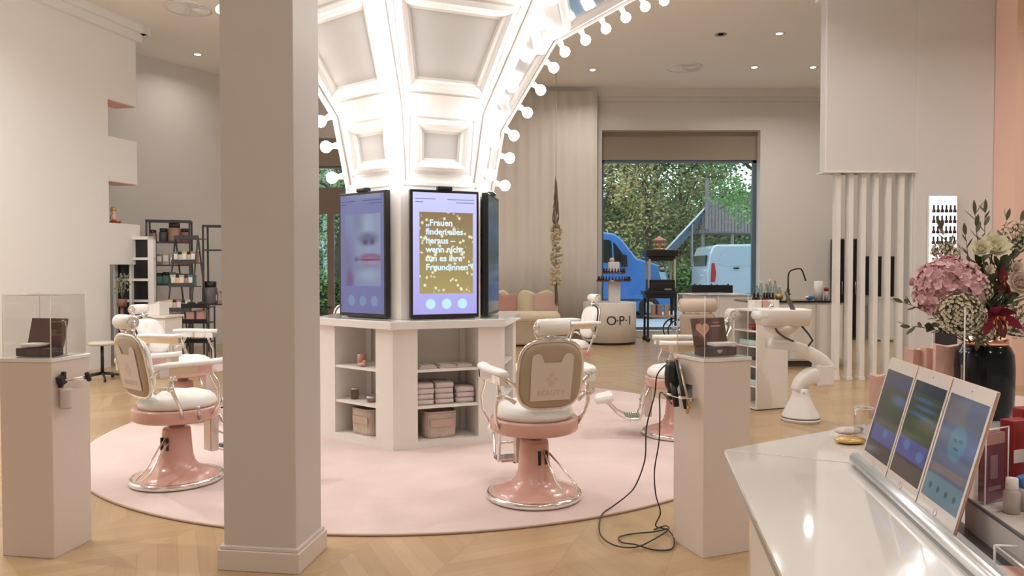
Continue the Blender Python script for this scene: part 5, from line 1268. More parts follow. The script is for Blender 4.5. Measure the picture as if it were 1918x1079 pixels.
t = thing('white_carton', 'white slanted carton on the chest behind the left back barber chair', 'carton', ((a.x+b.x)/2-.07, 10.8, zc_+.001), R(-6)); m = MB(); m.extrude([(-.12, -.12, 0), (.14, -.12, 0), (.14, -.12, .20), (-.12, -.12, .14)], (0, .25, 0)); m.build('body', offwhite, t, bevel=.004); m = MB(); m.extrude([(-.125, -.125, .142), (.145, -.125, .202), (.145, -.125, .212), (-.125, -.125, .152)], (0, .26, 0)); m.build('lid', white, t)
# small dried plant
p = at(226, 560, 11.9); t = thing('potted_dried_plant', 'small greyish dried plant in a pot at the end of the left wall', 'plant', (p.x+.02, 11.9, 0)); zp = p.z
m = MB(); m.lathe([(0, 0), (.10, 0), (.09, .03), (.025, .05), (.025, zp-.1), (0, zp-.1)], 16); m.lathe([(0, zp-.12), (.07, zp-.12), (.08, zp), (.07, zp)], 16); m.build('stand', mat('plant_stand', (.25, .12, .10), .5), t)
m = MB(); rnd = random.Random(21)
for k in range(70):
    a_ = rnd.random()*6.28; r_ = rnd.random()*.13; z = zp+.1+rnd.random()*.30; m.ball((cos(a_)*r_, sin(a_)*r_, z), .016, 5, 4); 
    if k % 3 == 0: m.tube([(0, 0, zp-.02), (cos(a_)*r_, sin(a_)*r_, z)], .003, 4)
m.build('sprigs', mat('dried_sprig', (.24, .24, .17), .9), t)
# stool by the left wall
p = onz(192, 712, 0); t = thing('round_stool', 'round beige stool on a black five-star base at the foot of the left wall', 'stool', (p.x, p.y, 0)); zs_ = at(192, 640, p.y).z
m = MB(); m.lathe([(0, zs_-.05), (.15, zs_-.05), (.175, zs_-.035), (.175, zs_-.012), (.15, zs_), (0, zs_+.002)], 32); m.build('seat', mat('stool_beige', (.66, .59, .51), .5), t)
m = MB(); m.tube([(0, 0, .08), (0, 0, zs_-.05)], .022, 10); m.build('column', black, t)
m = MB()
for k in range(5): a_ = k*2*pi/5+.3; m.tube([(0, 0, .10), (cos(a_)*.26, sin(a_)*.26, .065)], [.022, .013], 8); m.lathe([(0, -.014), (.024, -.014), (.024, .014), (0, .014)], 10, (cos(a_)*.26, sin(a_)*.26, .028), (cos(a_+1.57), sin(a_+1.57), 0))
m.build('star_base', black, t)
# black trolley with pink boxes behind the left chairs
p = at(372, 600, 11.6); t = thing('black_trolley', 'black storage trolley between the left chairs and the big pillar', 'trolley', (p.x, 11.6, 0)); 
m = MB()
for x in (-.20, .18):
    for y in (-.16, .14): m.span(x, x+.02, y, y+.02, .05, .98)
m.build('frame', darkgrey, t)
for z in (.12, .42, .72, .96): m = MB(); m.span(-.2, .2, -.16, .16, z, z+.012); m.span(-.2, .2, -.165, -.155, z, z+.07); m.build('shelf', black, t)
for x in (-.18, .18):
    for y in (-.14, .14): m = MB(); m.lathe([(0, -.012), (.025, -.012), (.025, .012), (0, .012)], 10, (x, y, .026), (0, 1, 0)); m.build('caster', black, t)
for k, (x, z, hh, lb) in enumerate(((-.1, .735, .14, 'pink box at the left on the second shelf of the black trolley'), (.06, .735, .17, 'pink box at the right on the second shelf of the black trolley'), (-.02, .435, .13, 'pink box on the third shelf of the black trolley'))):
    m = MB(); m.span(-.06, .06, -.08, .08, 0, hh); m.span(-.063, .063, -.083, .083, hh, hh+.02); o = m.build('pink_box', mat('box_pink_%d' % k, (.55, .32, .27), .6), bevel=.003); o.location = (p.x+x, 11.6, z); tag(o, lb, 'box', 'pink boxes on the trolley')
for k in range(4):
    m = MB(); m.torus((0, 0, 0), .045, .018, 20, 8); m.ball((0, 0, 0), .03, 10, 6); o = m.build('hair_brush_roll', black); o.location = (p.x-.08+.0*k+(k % 2)*.16, 11.53, .975+.02+.038*(k//2)); tag(o, 'coiled black hair roller on the top shelf of the black trolley', 'hair roller', 'black rollers on the trolley')

# ================================================================== ON THE FOREGROUND COUNTER
p = onz(1625, 832, ZC); t = thing('glass_tumbler', 'clear glass tumbler on the counter left of the tablets', 'glass', (p.x, p.y+.03, ZC+.001))
m = MB(); m.lathe([(0, .006), (.026, .006), (.030, .115)], 28); m.lathe([(0, 0), (.028, 0), (.033, .118), (.030, .118)], 28); m.build('body', acryl, t)
m = MB(); m.torus((0, 0, .118), .0315, .0013, 28, 6); m.build('rim', acryledge, t)
for k, (px, py, mm, lb, sc) in enumerate(((1592, 832, gold, 'gold and brown pouch at the bottom of the little pile by the tumbler', 1), (1587, 824, towel, 'cream pouch lying on the gold pouch by the tumbler', .95), (1600, 810, greym, 'dark hair clip lying behind the pouches by the tumbler', .7))):
    p = onz(px, py, ZC); t = thing('small_pouch' if k < 2 else 'hair_clip', lb, 'pouch' if k < 2 else 'clip', (p.x+.01, p.y+.02, ZC+.001+(.018 if k == 1 else 0)), R(15+10*k))
    m = MB(); m.smooth = True; m.ball((0, 0, .009), .009, 18, 8, (6.2*sc, 4.6*sc, 1.3)); m.build('body', mm, t)
    m = MB(); m.tube([(-.045*sc, -.01, .010), (.045*sc, -.012, .010)], .0025, 6); m.build('seam' if k < 2 else 'spring', steel if k else cover, t)
# vase
vp = onz(1874, 790, ZC); V = Vector((vp.x, vp.y+.105, ZC+.001))
t = thing('black_vase', 'glossy black vase with copper collar holding the bouquet', 'vase', V)
vh = .305
m = MB(); m.lathe([(0, 0), (.088, 0), (.098, .012), (.105, .05), (.107, .20), (.103, .255), (.090, .285), (.082, .292), (.078, .292), (.078, .05)], 56); m.build('body', blackgl, t)
m = MB(); m.lathe([(.083, .290), (.083, .318), (.079, .318), (.079, .290)], 48); m.build('collar', copper, t)
neck = V+Vector((0, 0, .31))
def petal(mb, base, d, up, L, Wd, curl=.3, n=4):
    d = Vector(d).normalized(); up = Vector(up); up = (up-d*up.dot(d)).normalized(); s_ = d.cross(up); vs = []; fs = []
    for i in range(n+1):
        u = i/n; w__ = Wd*sin(pi*min(1, (u*.9+.08)))**.8; c = base+d*L*u+up*L*curl*(u*u)
        vs += [c-s_*w__/2+up*w__*.12, c, c+s_*w__/2+up*w__*.12]
    for i in range(n):
        for k in range(2): fs.append((i*3+k, i*3+k+1, (i+1)*3+k+1, (i+1)*3+k))
    mb.add(vs, fs, True)
def fib(n):
    g = pi*(3-5**.5)
    for i in range(n): z = 1-2*(i+.5)/n; r_ = (1-z*z)**.5; yield Vector((cos(g*i)*r_, sin(g*i)*r_, z))
def stem_to(t, p, r_=.003, mm=None):
    m = MB(); q = neck+Vector((random.uniform(-.05, .05), random.uniform(-.05, .05), -.06)); m.tube([q, q.lerp(p, .5)+Vector((0, 0, .02)), p], r_, 6); return m.build('stem', mm or leafdk, t)
def hydrangea(c, r_, lb):
    t = thing('hydrangea', lb, 'flower', (0, 0, 0), 0, None); rnd = random.Random(4)
    for q in range(2):
        m = MB()
        for i, d in enumerate(fib(300)):
            if i % 2 != q: continue
            rr2 = r_*(1+.06*sin(i*2.3)+.06*sin(d.x*9+d.z*7)+.05*sin(d.z*13)); b_ = c+Vector((d.x*rr2, d.y*rr2, d.z*rr2*.92)); x, y, _ = frame_from(d); a0 = rnd.random()*6.28
            for k in range(4):
                a_ = a0+k*pi/2+rnd.uniform(-.3, .3); petal(m, b_, x*cos(a_)+y*sin(a_)+d*rnd.uniform(.2, .9), d, r_*rnd.uniform(.17, .23), r_*.21, rnd.uniform(-.2, .5), 3)
        m.build('florets', (hydr, hydr2)[q], t)
    m = MB(); m.ball(c, r_*.9, 20, 14); m.build('core', hydr, t); stem_to(t, c-Vector((0, 0, r_*.7)), .004); return t
def rose(c, r_, mm, lb, face=(0, -.8, .5)):
    t = thing('rose', lb, 'flower'); m = MB(); f_ = Vector(face).normalized(); x, y, _ = frame_from(f_)
    for ring, (n, sp, L) in enumerate(((3, .12, .55), (5, .28, .75), (6, .5, .95), (7, .8, 1.1), (8, 1.1, 1.15))):
        for k in range(n):
            a_ = 2*pi*k/n+ring*.6; side_ = x*cos(a_)+y*sin(a_); d = f_*cos(sp)+side_*sin(sp); petal(m, c+side_*r_*.06*ring-f_*r_*.3, d, -side_*.6+f_, r_*L, r_*.85, .18, 4)
    m.build('petals', mm, t); m = MB(); m.ball(c-f_*r_*.15, r_*.45, 12, 8); m.build('heart', mm, t); stem_to(t, c-f_*r_*.3); return t
def filler(c, r_, n, mm, lb, sc=(1, 1, .85), seed=1, nm='waxflower'):
    t = thing(nm, lb, 'flower', group='small filler flowers in the bouquet'); rnd = random.Random(seed); m = MB(); m2 = MB(); lf = MB()
    for i, d in enumerate(fib(n)):
        b_ = c+Vector((d.x*r_*sc[0], d.y*r_*sc[1], d.z*r_*sc[2]))*rnd.uniform(.75, 1.05); x, y, _ = frame_from(d); mb = m if rnd.random() < .55 else m2
        a0 = rnd.random()*6
        for k in range(5): a_ = a0+k*2*pi/5; petal(mb, b_, x*cos(a_)+y*sin(a_)+d*.6, d, .0085, .0095, .1, 2)
        if i % 4 == 0: petal(lf, b_-d*.01, Vector((rnd.uniform(-1, 1), rnd.uniform(-1, 1), rnd.uniform(-.4, 1))), d, .035, .008, .2, 3)
        if i % 5 == 0: lf.tube([c-Vector((0, 0, r_*.8)), b_], .0014, 4, cap=False)
    m.build('florets', mm, t); m2.build('buds', waxf2, t); lf.build('foliage', leafol, t); stem_to(t, c-Vector((0, 0, r_*.7)), .0025); return t
def lily(c, lb, face=(-.25, -.9, -.05), L=.085):
    t = thing('lily', lb, 'flower'); f_ = Vector(face).normalized(); x, y, _ = frame_from(f_)
    for k in range(6):
        a_ = 2*pi*k/6+.26; side_ = x*cos(a_)+y*sin(a_); m = MB(); petal(m, c, f_*.55+side_, f_*-.5, L*(1.05 if k % 2 else .95), L*.40, -.35, 6); m.build('petal', (lilym, lilyp)[k % 2], t)
    m = MB()
    for k in range(6):
        a_ = 2*pi*k/6; side_ = x*cos(a_)+y*sin(a_); e_ = c+f_*L*.7+side_*L*.22; m.tube([c, e_], .0012, 5); m.ball(e_, .004, 8, 5, (1, 1, 1.8))
    m.build('stamens', anther, t); stem_to(t, c-f_*.01); return t
def branch(tip, lb, n=9, LL=.06, mm=leafol, seed=1, wd=.018):
    t = thing('leafy_branch', lb, 'foliage', group='leafy branches in the bouquet'); rnd = random.Random(seed); q = neck+Vector((rnd.uniform(-.04, .04), rnd.uniform(-.03, .03), -.05)); ctrl = q.lerp(tip, .5)+Vector((0, 0, .05))
    P = [q*(1-u)**2+ctrl*2*u*(1-u)+tip*u*u for u in [i/12 for i in range(13)]]; m = MB(); m.tube(P, [.0032-.0002*i for i in range(13)], 6); m.build('stem', bark, t)
    m = MB()
    for k in range(n):
        u = .45+.55*k/(n-1); i = min(11, int(u*12)); p = P[i].lerp(P[i+1], u*12-i) if i < 12 else P[12]; d = (P[min(i+1, 12)]-P[i]).normalized() if i < 12 else (P[12]-P[11]).normalized()
        x, y, _ = frame_from(d); a_ = k*2.4+rnd.random(); petal(m, p, d*.9+(x*cos(a_)+y*sin(a_))*.8, Vector((0, -.3, 1)), LL*rnd.uniform(.7, 1.1), wd, .1, 4)
    petal(m, tip, P[12]-P[10], (0, -1, .2), LL, wd, .05, 4); m.build('leaves', mm, t); return t
YV = V.y
hydrangea(at(1778, 537, YV-.10), .110, 'large pink hydrangea head at the left of the bouquet')
filler(at(1800, 588, YV-.22), .078, 420, waxf, 'large cluster of tiny cream flowers in front of the pink hydrangea', (1.1, .8, 1), 2)
filler(at(1833, 545, YV-.16), .045, 70, waxf, 'small cluster of tiny cream flowers between hydrangea and red lily', (1, 1, 1), 5)
filler(at(1772, 470, YV-.02), .045, 80, waxf, 'cluster of tiny buds above the pink hydrangea', (1.3, 1, .7), 3)
filler(at(1904, 442, YV-.02), .058, 100, waxf, 'cluster of tiny cream flowers at the upper right of the bouquet', (1, 1, 1), 4)
filler(at(1900, 600, YV-.14), .055, 90, waxf2, 'cluster of tiny pale flowers at the lower right, beside the lily', (1, 1, 1.2), 6)
filler(at(1838, 622, YV-.12), .04, 60, waxf, 'cluster of tiny cream flowers low above the vase rim', (1.2, 1, .9), 7)
rose(at(1862, 463, YV-.04), .054, rosecr, 'cream yellow rose at the top of the bouquet', (-.1, -.75, .55)); rose(at(1838, 466, YV-.08), .034, rosecr, 'small cream bud left of the cream rose', (-.5, -.7, .4))
rose(at(1910, 530, YV-.13), .045, rosewh, 'ivory rose at the right edge of the bouquet', (-.2, -.9, .2)); rose(at(1904, 502, YV-.12), .024, rosewh, 'small ivory bud above the ivory rose', (0, -.9, .3)); rose(at(1853, 505, YV-.15), .018, rosewh, 'tiny ivory bud right of the hydrangea', (0, -.9, .3))
lily(at(1868, 590, YV-.20), 'open dark magenta lily in the middle of the bouquet', (-.35, -.8, -.35), .095)
lily(at(1885, 545, YV-.05), 'dark red lily half hidden behind the ivory rose', (-.3, -.5, .5), .09)
for k, (px, py, dy, lb, n, LL, mm) in enumerate(((1826, 402, 0, 'tall leafy branch at the very top of the bouquet', 12, .06, leafol), (1845, 398, .03, 'tall leafy branch leaning right at the top of the bouquet', 11, .055, leafol), (1762, 428, 0, 'leafy branch standing against the lit polish rack', 10, .055, leafol), (1808, 440, .02, 'short leafy branch above the hydrangea', 9, .05, leafol),
      (1885, 412, .04, 'leafy branch with rounded leaves near the pink wall', 8, .05, leafol), (1912, 415, .06, 'leafy branch at the upper right edge of the photo', 8, .05, leafol), (1690, 566, -.05, 'leafy branch reaching far left below the hydrangea', 11, .045, leafol), (1704, 612, -.08, 'leafy branch drooping at the lower left of the bouquet', 9, .05, leafol), (1745, 612, -.10, 'short leafy branch under the hydrangea', 8, .045, leafdk),
      (1875, 500, -.02, 'broad dark leaves behind the cream rose', 12, .075, leafdk), (1860, 530, -.08, 'broad dark leaves beside the red lily', 12, .075, leafdk), (1905, 470, 0, 'broad dark leaves at the right of the cream rose', 12, .08, leafdk), (1835, 500, -.02, 'dark leaves between the hydrangea and the rose', 12, .07, leafdk), (1830, 640, -.16, 'pale leaves hanging over the vase rim', 10, .06, leafol), (1895, 560, -.02, 'broad dark leaves behind the lilies', 12, .085, leafdk), (1915, 620, -.06, 'dark leaves low at the right edge', 10, .07, leafdk))):
    branch(at(px, py, YV+dy), lb, n, LL, mm, k+10, .030 if mm is leafdk else .017)
# clear upright sheet, pink bags, small things behind the tablets
p = at(1806, 640, 2.62); t = thing('acrylic_sheet', 'upright clear acrylic sheet with a brown card in front of the vase', 'sign holder', (p.x, 2.62, ZC+.001), R(60)); zt_ = at(1800, 577, 2.62).z-ZC
m = MB(); m.span(-.05, .06, 0, .004, 0, zt_); m.build('sheet', acryl, t); m = MB()
m.tube([(-.05, 0, 0), (-.05, 0, zt_), (.06, 0, zt_)], .0022, 6); m.build('edge', acryledge, t)
m = MB(); m.span(-.045, .055, .005, .008, .0, zt_*.55); m.build('card', mat('brown_card', (.24, .15, .13), .5), t)
m = MB(); m.span(-.05, .06, -.04, .05, 0, .004); m.build('foot', acryl, t)
for k, (px, py, Y, w__, lb) in enumerate(((1720, 652, 3.25, .10, 'pale pink paper bag, leftmost behind the tablets'), (1748, 650, 3.2, .09, 'pale pink paper bag in the middle behind the tablets'), (1774, 645, 3.1, .10, 'pale pink paper bag nearest the clear sheet'), (1645, 700, 2.95, .06, 'small pink paper bag behind the glass tumbler'))):
    p = at(px, py, Y); hgt = p.z-ZC; t = thing('pink_bag', lb, 'bag', (p.x, Y, ZC+.001), R(10-15*k), 'pink bags behind the tablets')
    m = MB(); m.extrude([(-w__/2, -.03, 0), (w__/2, -.03, 0), (w__/2*.94, -.03, hgt), (0, -.034, hgt-.008), (-w__/2*.94, -.03, hgt)], (0, .06, 0)); m.build('body', mat('bag_pink_%d' % k, (.68, .42, .36), .6), t, bevel=.003)
    m = MB(); m.tube([(-.02, -.031, hgt-.003), (-.015, -.033, hgt-.03), (.015, -.033, hgt-.03), (.02, -.031, hgt-.003)], .0015, 5); m.build('handle', skinpink, t)
p = at(1782, 630, 3.35); t = thing('black_card_frame', 'small black and white framed card behind the pink bags', 'frame', (p.x, 3.4, ZC+.001), R(-8)); hgt = at(1782, 617, 3.4).z-ZC
m = MB(); m.span(-.05, .06, 0, .012, 0, hgt); m.build('frame', whiteplas, t); m = MB(); m.span(-.042, .052, -.002, 0, .01, hgt-.008); m.build('card', darkgrey, t)
# leaflet holder and cosmetics behind the tray
def gp_(px, py, z=ZC): return onz(px, py, z)
p = gp_(1858, 955, ZC+.001); lang_ = atan2(gN.y, gN.x)+R(90)+R(60)
t = thing('leaflet_holder', 'clear holder with mauve packaging behind the nearest tablet', 'holder', (p.x+.05, p.y+.06, ZC+.001), R(28)); hh = .19
m = MB(); m.span(-.05, .05, 0, .003, 0, hh); m.span(-.05, .05, .026, .029, 0, hh*.8); m.span(-.05, -.047, .003, .026, 0, hh); m.span(.047, .05, .003, .026, 0, hh); m.build('case', acryl, t)
m = MB(); m.tube([(-.05, 0, hh), (.05, 0, hh)], .002, 6); m.tube([(-.05, 0, 0), (-.05, 0, hh)], .002, 6); m.tube([(.05, 0, 0), (.05, 0, hh)], .002, 6); m.build('edge', acryledge, t)
m = MB(); m.span(-.042, .042, .006, .022, .004, hh*.93); bd = m.build('package', purplepack, t); m = MB(); m.span(-.042, .042, .0045, .006, hh*.78, hh*.93); m.build('package_top', skinpink, bd)
m = MB(); m.span(-.02, .012, .0044, .0055, .06, .12); m.span(-.03, .028, .0044, .0055, .03, .04); m.build('package_print', mat('mauve_light', (.48, .30, .38), .4), bd)
for k, (dx, dy, h_, rz, lb) in enumerate(((.145, .13, .20, 20, 'tall red package left of the other red ones behind the tray'), (.20, .06, .17, 35, 'red package with a white band at the right edge behind the tray'), (.22, .19, .22, 10, 'red package at the back, under the vase'))):
    t = thing('red_package', lb, 'package', (p.x+dx, p.y+dy, ZC+.001), R(rz), 'red packages behind the tray'); m = MB(); m.span(-.035, .035, -.02, .02, 0, h_); b_ = m.build('body', redpack, t, bevel=.004)
    m = MB(); m.span(-.035, .035, -.0215, -.02, h_*.45, h_*.62); m.build('label', (paper, mat('package_yellow', (.6, .28, .04), .5))[k % 2], b_)
t = thing('white_cap_bottle', 'small bottle with a white cap just behind the tray', 'bottle', (p.x+.035, p.y-.02, ZC+.001)); m = MB(); m.lathe([(0, 0), (.018, 0), (.019, .05), (.012, .06)], 18); m.build('body', mat('clouded', (.55, .48, .45), .3), t); m = MB(); m.lathe([(.013, .058), (.014, .06), (.013, .085), (0, .086)], 18); m.build('cap', paper, t)
t = thing('blue_bottle', 'small bright blue tilted bottle beside the white capped bottle', 'bottle', (p.x+.08, p.y-.0, ZC+.001)); m = MB(); m.lathe([(0, 0), (.018, 0), (.02, .05), (.012, .055)], 18); m.build('body', mat('clouded2', (.55, .50, .50), .3), t); m = MB(); m.box((.004, 0, .072), (.036, .024, .03), Matrix.Rotation(R(-20), 3, 'Y')); m.build('cap', blueplas, t, bevel=.004)
t = thing('cream_jar', 'black jar with a large white lid at the right edge', 'jar', (p.x+.12, p.y-.03, ZC+.001)); m = MB(); m.lathe([(0, 0), (.030, 0), (.032, .05)], 28); m.build('body', black, t); m = MB(); m.lathe([(.033, .048), (.034, .05), (.034, .088), (.031, .092), (0, .093)], 28); m.build('lid', paper, t)

# ================================================================== OUTSIDE THE WINDOWS
GZ = .10
m = MB(); m.span(-60, 60, YB+.45, 90, -.1, GZ); o = m.build('ground', asphalt); struct(o)
def leaves(mb, c, r_, n, size, rnd, sc=(1, 1, 1)):
    for i in range(n):
        while True:
            v = Vector((rnd.uniform(-1, 1), rnd.uniform(-1, 1), rnd.uniform(-1, 1)))
            if .3 < v.length < 1: break
        v = v*(.75+.25*rnd.random()); p = c+Vector((v.x*r_*sc[0], v.y*r_*sc[1], v.z*r_*sc[2])); s_ = size*rnd.uniform(.6, 1.3)
        a_ = Vector((rnd.gauss(0, 1), rnd.gauss(0, 1), rnd.gauss(0, .6))).normalized(); b_ = a_.cross(Vector((rnd.gauss(0, 1), rnd.gauss(0, 1), rnd.gauss(0, 1)))).normalized()
        mb.add([p-a_*s_*.5, p+b_*s_*.28, p+a_*s_*.5, p-b_*s_*.28], [(0, 1, 2, 3)], False)
def tree(x, y, h_, r_, mm, lb, seed, n=4200, size=.20, z0=None):
    t = thing('tree', lb, 'tree', (x, y, GZ), 0, 'trees outside'); rnd = random.Random(seed)
    m = MB(); m.tube([(0, 0, 0), (.05, 0, h_*.3), (-.05, .05, h_*.6), (0, 0, h_*.9)], [.16, .12, .08, .03], 8)
    br = []
    for k in range(9):
        a_ = k*2.4; zz_ = h_*(.30+.06*k); e_ = Vector((cos(a_)*r_*.75, sin(a_)*r_*.75, zz_+h_*.14)); m.tube([(0, 0, zz_), e_*.5+Vector((0, 0, zz_*.5+.1)), e_], [.06, .04, .015], 6); br.append(e_)
    m.build('trunk', bark, t)
    m = MB(); z0 = h_*.18 if z0 is None else z0
    blobs = [Vector((rnd.uniform(-.75, .75)*r_, rnd.uniform(-.7, .7)*r_, z0+(h_-z0)*rnd.random())) for _ in range(22)]+br
    for b_ in blobs: leaves(m, b_, r_*.42, n//len(blobs), size, rnd)
    m.build('foliage', mm, t); return t
tr = ((3.6, 30, 8.5, 2.6, leafC, 'yellowing tree at the left side of the right window'), (6.0, 33, 9.5, 3.0, leafB, 'olive brown tree in the middle of the right window'), (8.2, 36, 10, 3.2, leafB, 'tall olive tree behind the slide'), (5.2, 38, 11, 3.3, leafA, 'dark green tree deep behind the blue van'),
      (9.2, 27, 8.5, 2.0, leafD, 'bright green tree overhanging the timber tower at the right'), (11.8, 34, 10, 3.2, leafD, 'bright green tree at the right end of the view'), (9.5, 42, 12, 3.6, leafA, 'large dark green tree behind the timber tower'), (2.2, 36, 9, 3.0, leafB, 'olive tree behind the blue van at the left'),
      (-6.6, 28, 8, 2.4, leafD, 'green tree seen beside the left screen through the door'), (-9.0, 33, 9, 3.0, leafA, 'darker tree farther out beyond the glazed door'), (-4.5, 34, 9, 3.0, leafD, 'light green tree beyond the glazed door, hidden mostly by the screens'))
for i, (x, y, h_, r_, mm, lb) in enumerate(tr):
    lo = 3.4 if (x, y) == (9.2, 27) else (.6 if mm is not leafD else None)
    tree(x, y, h_, r_, mm, lb, i+30, z0=lo, n=7500 if y > 35 else 6000, size=.24 if y > 35 else .16)
def hedge(x0, x1, y, d_, h_, lb, mm, seed):
    t = thing('hedge', lb, 'hedge', ((x0+x1)/2, y, GZ)); rnd = random.Random(seed); w__ = x1-x0; m = MB(); m.span(-w__/2+.2, w__/2-.2, -.12, .12, 0, h_*.7); m.build('inner_twigs', mat('hedge_inner_%d' % seed, (.05, .06, .03), .9), t); m = MB()
    big = h_ > 4; st_ = 1.0 if big else .5
    for k in range(int(w__/st_)): leaves(m, Vector((-w__/2+.25+st_*k, 0, h_*.5)), st_, 900 if big else 900, .34 if big else .14, rnd, (.9, d_/.9/st_*.5, h_*.54/st_))
    m.build('foliage', mm, t)
hedge(-10.5, -3.2, 23.5, .9, 1.35, 'clipped green hedge beyond the glazed door', leafE, 1)
hedge(4.8, 8.4, 26.5, 1.0, 1.75, 'clipped green hedge between the two vans', leafE, 2)
hedge(-1, 20, 47, 1.4, 7.4, 'tall leafy hedge closing the view far behind the trees', leafA, 3)
# facade far outside the left door
t = thing('far_building', 'pale grey building beyond the trees of the glazed door', 'building', (-8.5, 44, GZ)); m = MB(); m.span(-6, 5, 0, 5, 0, 9); m.build('wall', mat('facade_grey', (.42, .46, .50), .8), t)
for r_ in range(3):
    for c_ in range(6): m = MB(); m.span(-5.2+c_*1.6, -4.3+c_*1.6, -.03, 0, 1.0+r_*2.6, 2.6+r_*2.6); m.build('window', carglass, t)
# vans: nose to the right / tail to the left
def van(Y, prof, depth, mm, lb, wheels, name):
    t = thing(name, lb, 'van', (0, Y, 0)); P = [Vector((at(x, y, Y).x, 0, at(x, y, Y).z)) for x, y in prof]
    m = MB(); m.extrude(P, (0, depth, 0)); b_ = m.build('body', mm, t, bevel=.06); b_.modifiers['bevel'].segments = 3; b_.modifiers['bevel'].angle_limit = R(25)
    for (px, py, r_) in wheels:
        w_ = at(px, py, Y)
        for yy in (.02, depth-.22):
            m = MB(); m.lathe([(0, 0), (r_*.6, 0), (r_*.95, .0), (r_, .03), (r_, .19), (0, .2)], 28, (w_.x, yy-.03 if yy < 1 else yy, GZ+r_), (0, 1, 0)); wh = m.build('wheel', tyre, t)
            m = MB(); m.lathe([(0, -.02), (r_*.5, -.01), (r_*.55, .0)], 20, (w_.x, yy-.035 if yy < 1 else yy+.23, GZ+r_), (0, 1 if yy < 1 else -1, 0)); m.build('hub_cap', steel, wh)
    return t
def vpoly(t, Y, pts, nm, mm, off=-.012, th=.01, parent=None):
    m = MB(); m.extrude([(at(x, y, Y).x, off, at(x, y, Y).z) for x, y in pts], (0, th, 0)); return m.build(nm, mm, parent or t)
Yv = 22.0
t = van(Yv, [(900, 436), (1135, 435), (1150, 437), (1163, 446), (1193, 484), (1215, 490), (1238, 498), (1250, 512), (1256, 535), (1258, 575), (1252, 584), (900, 584)], 1.95, blueP, 'bright blue van with its nose to the right, outside the right window', ((1216, 570, .33), (960, 570, .33)), 'blue_van')
vpoly(t, Yv, [(1100, 449), (1139, 449), (1152, 456), (1172, 484), (1174, 492), (1100, 492)], 'side_window', carglass)
vpoly(t, Yv, [(1145, 449), (1148, 449), (1150, 492), (1147, 492)], 'pillar', blueP, -.02)
vpoly(t, Yv, [(1160, 476), (1172, 478), (1173, 500), (1163, 500)], 'wing_mirror', black, -.22, .2)
vpoly(t, Yv, [(1232, 504), (1244, 508), (1253, 535), (1240, 530)], 'headlamp', headlens, -.02)
vpoly(t, Yv, [(1255, 540), (1260, 541), (1260, 578), (1255, 580)], 'bumper', darkgrey, 0, 1.9)
vpoly(t, Yv, [(1090, 560), (1200, 560), (1200, 563), (1090, 563)], 'sill_trim', darkgrey, -.015)
Yv = 21.0
t = van(Yv, [(1326, 505), (1330, 476), (1336, 461), (1345, 458), (1700, 454), (1790, 500), (1800, 585), (1330, 585), (1324, 560)], 1.9, silverP, 'silver blue van seen from its tail, right side of the window', ((1404, 575, .34), (1720, 575, .34)), 'silver_van')
vpoly(t, Yv, [(1345, 493), (1352, 470), (1366, 463), (1410, 461), (1560, 461), (1560, 498), (1352, 498)], 'side_panel', mat('van_panel', (.42, .56, .66), .2, coat=1))
vpoly(t, Yv, [(1333, 493), (1338, 493), (1341, 512), (1339, 528), (1331, 528)], 'tail_lamp', redlens, -.02)
vpoly(t, Yv, [(1374, 501), (1384, 501), (1384, 504), (1374, 504)], 'door_handle', black, -.04, .03)
m = MB(); a = at(1327, 478, Yv); b = at(1325, 498, Yv); m.span(a.x-.02, a.x+.03, .25, 1.65, b.z, a.z); m.build('rear_window', carglass, t)
m = MB(); a = at(1404, 575, Yv); m.lathe([(.40, -.012), (.43, -.012), (.43, .0)], 32, (a.x, 0, GZ+.36), (0, 1, 0)); m.lathe([(0, -.006), (.40, -.006)], 32, (a.x, 0, GZ+.36), (0, 1, 0)); m.build('wheel_arch', darkgrey, t)
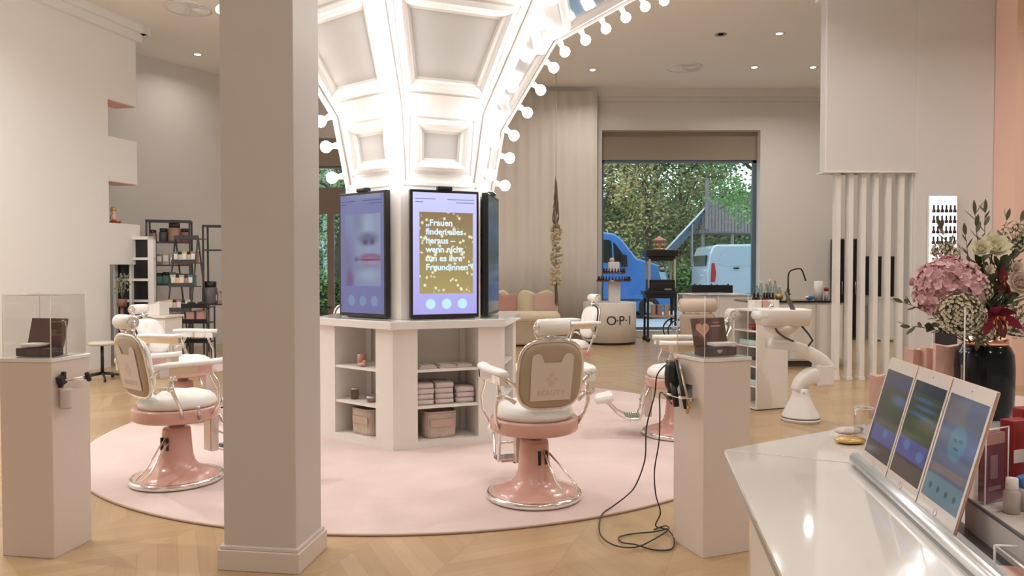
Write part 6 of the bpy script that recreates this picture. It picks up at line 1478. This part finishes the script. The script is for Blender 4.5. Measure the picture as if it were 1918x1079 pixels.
m = MB(); a = at(1356, 456, Yv); m.span(a.x-.04, a.x+.04, .9, 1.1, a.z-.02, a.z+.05); m.build('roof_fitting', black, t)
# timber play tower with slide
Yt = 31.5
a = at(1315, 430, Yt); b = at(1430, 372, Yt); t = thing('play_tower', 'weathered timber play tower on posts behind the silver van', 'play tower', (a.x, Yt, GZ)); W3 = b.x-a.x+1.0; zb_ = a.z-GZ; zt_ = b.z-GZ
m = MB(); m.span(-.1, W3, 0, 2.2, zb_-.15, zb_); m.build('deck', greywood, t)
for k in range(26): m = MB(); x = W3*k/26; m.span(x, x+W3/26-.025, -.03, .03, zb_-.1, zt_+.08*sin(k*1.9)-(.25 if k < 2 else 0)); m.build('paling', greywood, t)
for x, y in ((0, .1), (W3*.35, .1), (W3*.7, .1), (0, 2.0), (W3*.7, 2.0)): m = MB(); m.span(x, x+.13, y, y+.13, 0, zb_); m.build('support_post', greywood, t)
m = MB(); m.span(.10, .24, -.12, 0, zb_, at(1325, 335, Yt).z-GZ); m.span(.5, .58, .6, .7, zb_, at(1334, 352, Yt).z-GZ); m.build('mast', greywood, t)
s0 = at(1322, 392, Yt); s1 = at(1246, 474, Yt-1.2); t = thing('metal_slide', 'steel slide running down left from the timber tower', 'slide', (0, 0, 0))
d = (s1-s0).normalized(); sd = Vector((.55, .6, 0)).normalized()*.6
m = MB(); m.add([s0, s0+sd, s1+sd, s1], [(0, 1, 2, 3)], False); m.build('chute', mat('chute_blue', (.16, .22, .30), .25, metal=.5), t, solid=.03)
for o_ in (Vector((0, 0, 0)), sd): m = MB(); m.tube([s0+o_+Vector((0, 0, .10)), s1+o_+Vector((0, 0, .10))], .04, 8); m.build('side_rail', mat('slide_rail', (.70, .78, .84), .3), t) if 'slide_rail' not in MATS else m.build('side_rail', MATS['slide_rail'], t)
m = MB(); q = s0.lerp(s1, .35); m.tube([q, Vector((q.x, q.y, GZ))], .05, 8); q = s0.lerp(s1, .9); m.tube([q, Vector((q.x, q.y, GZ))], .05, 8); m.build('support', greywood, t)
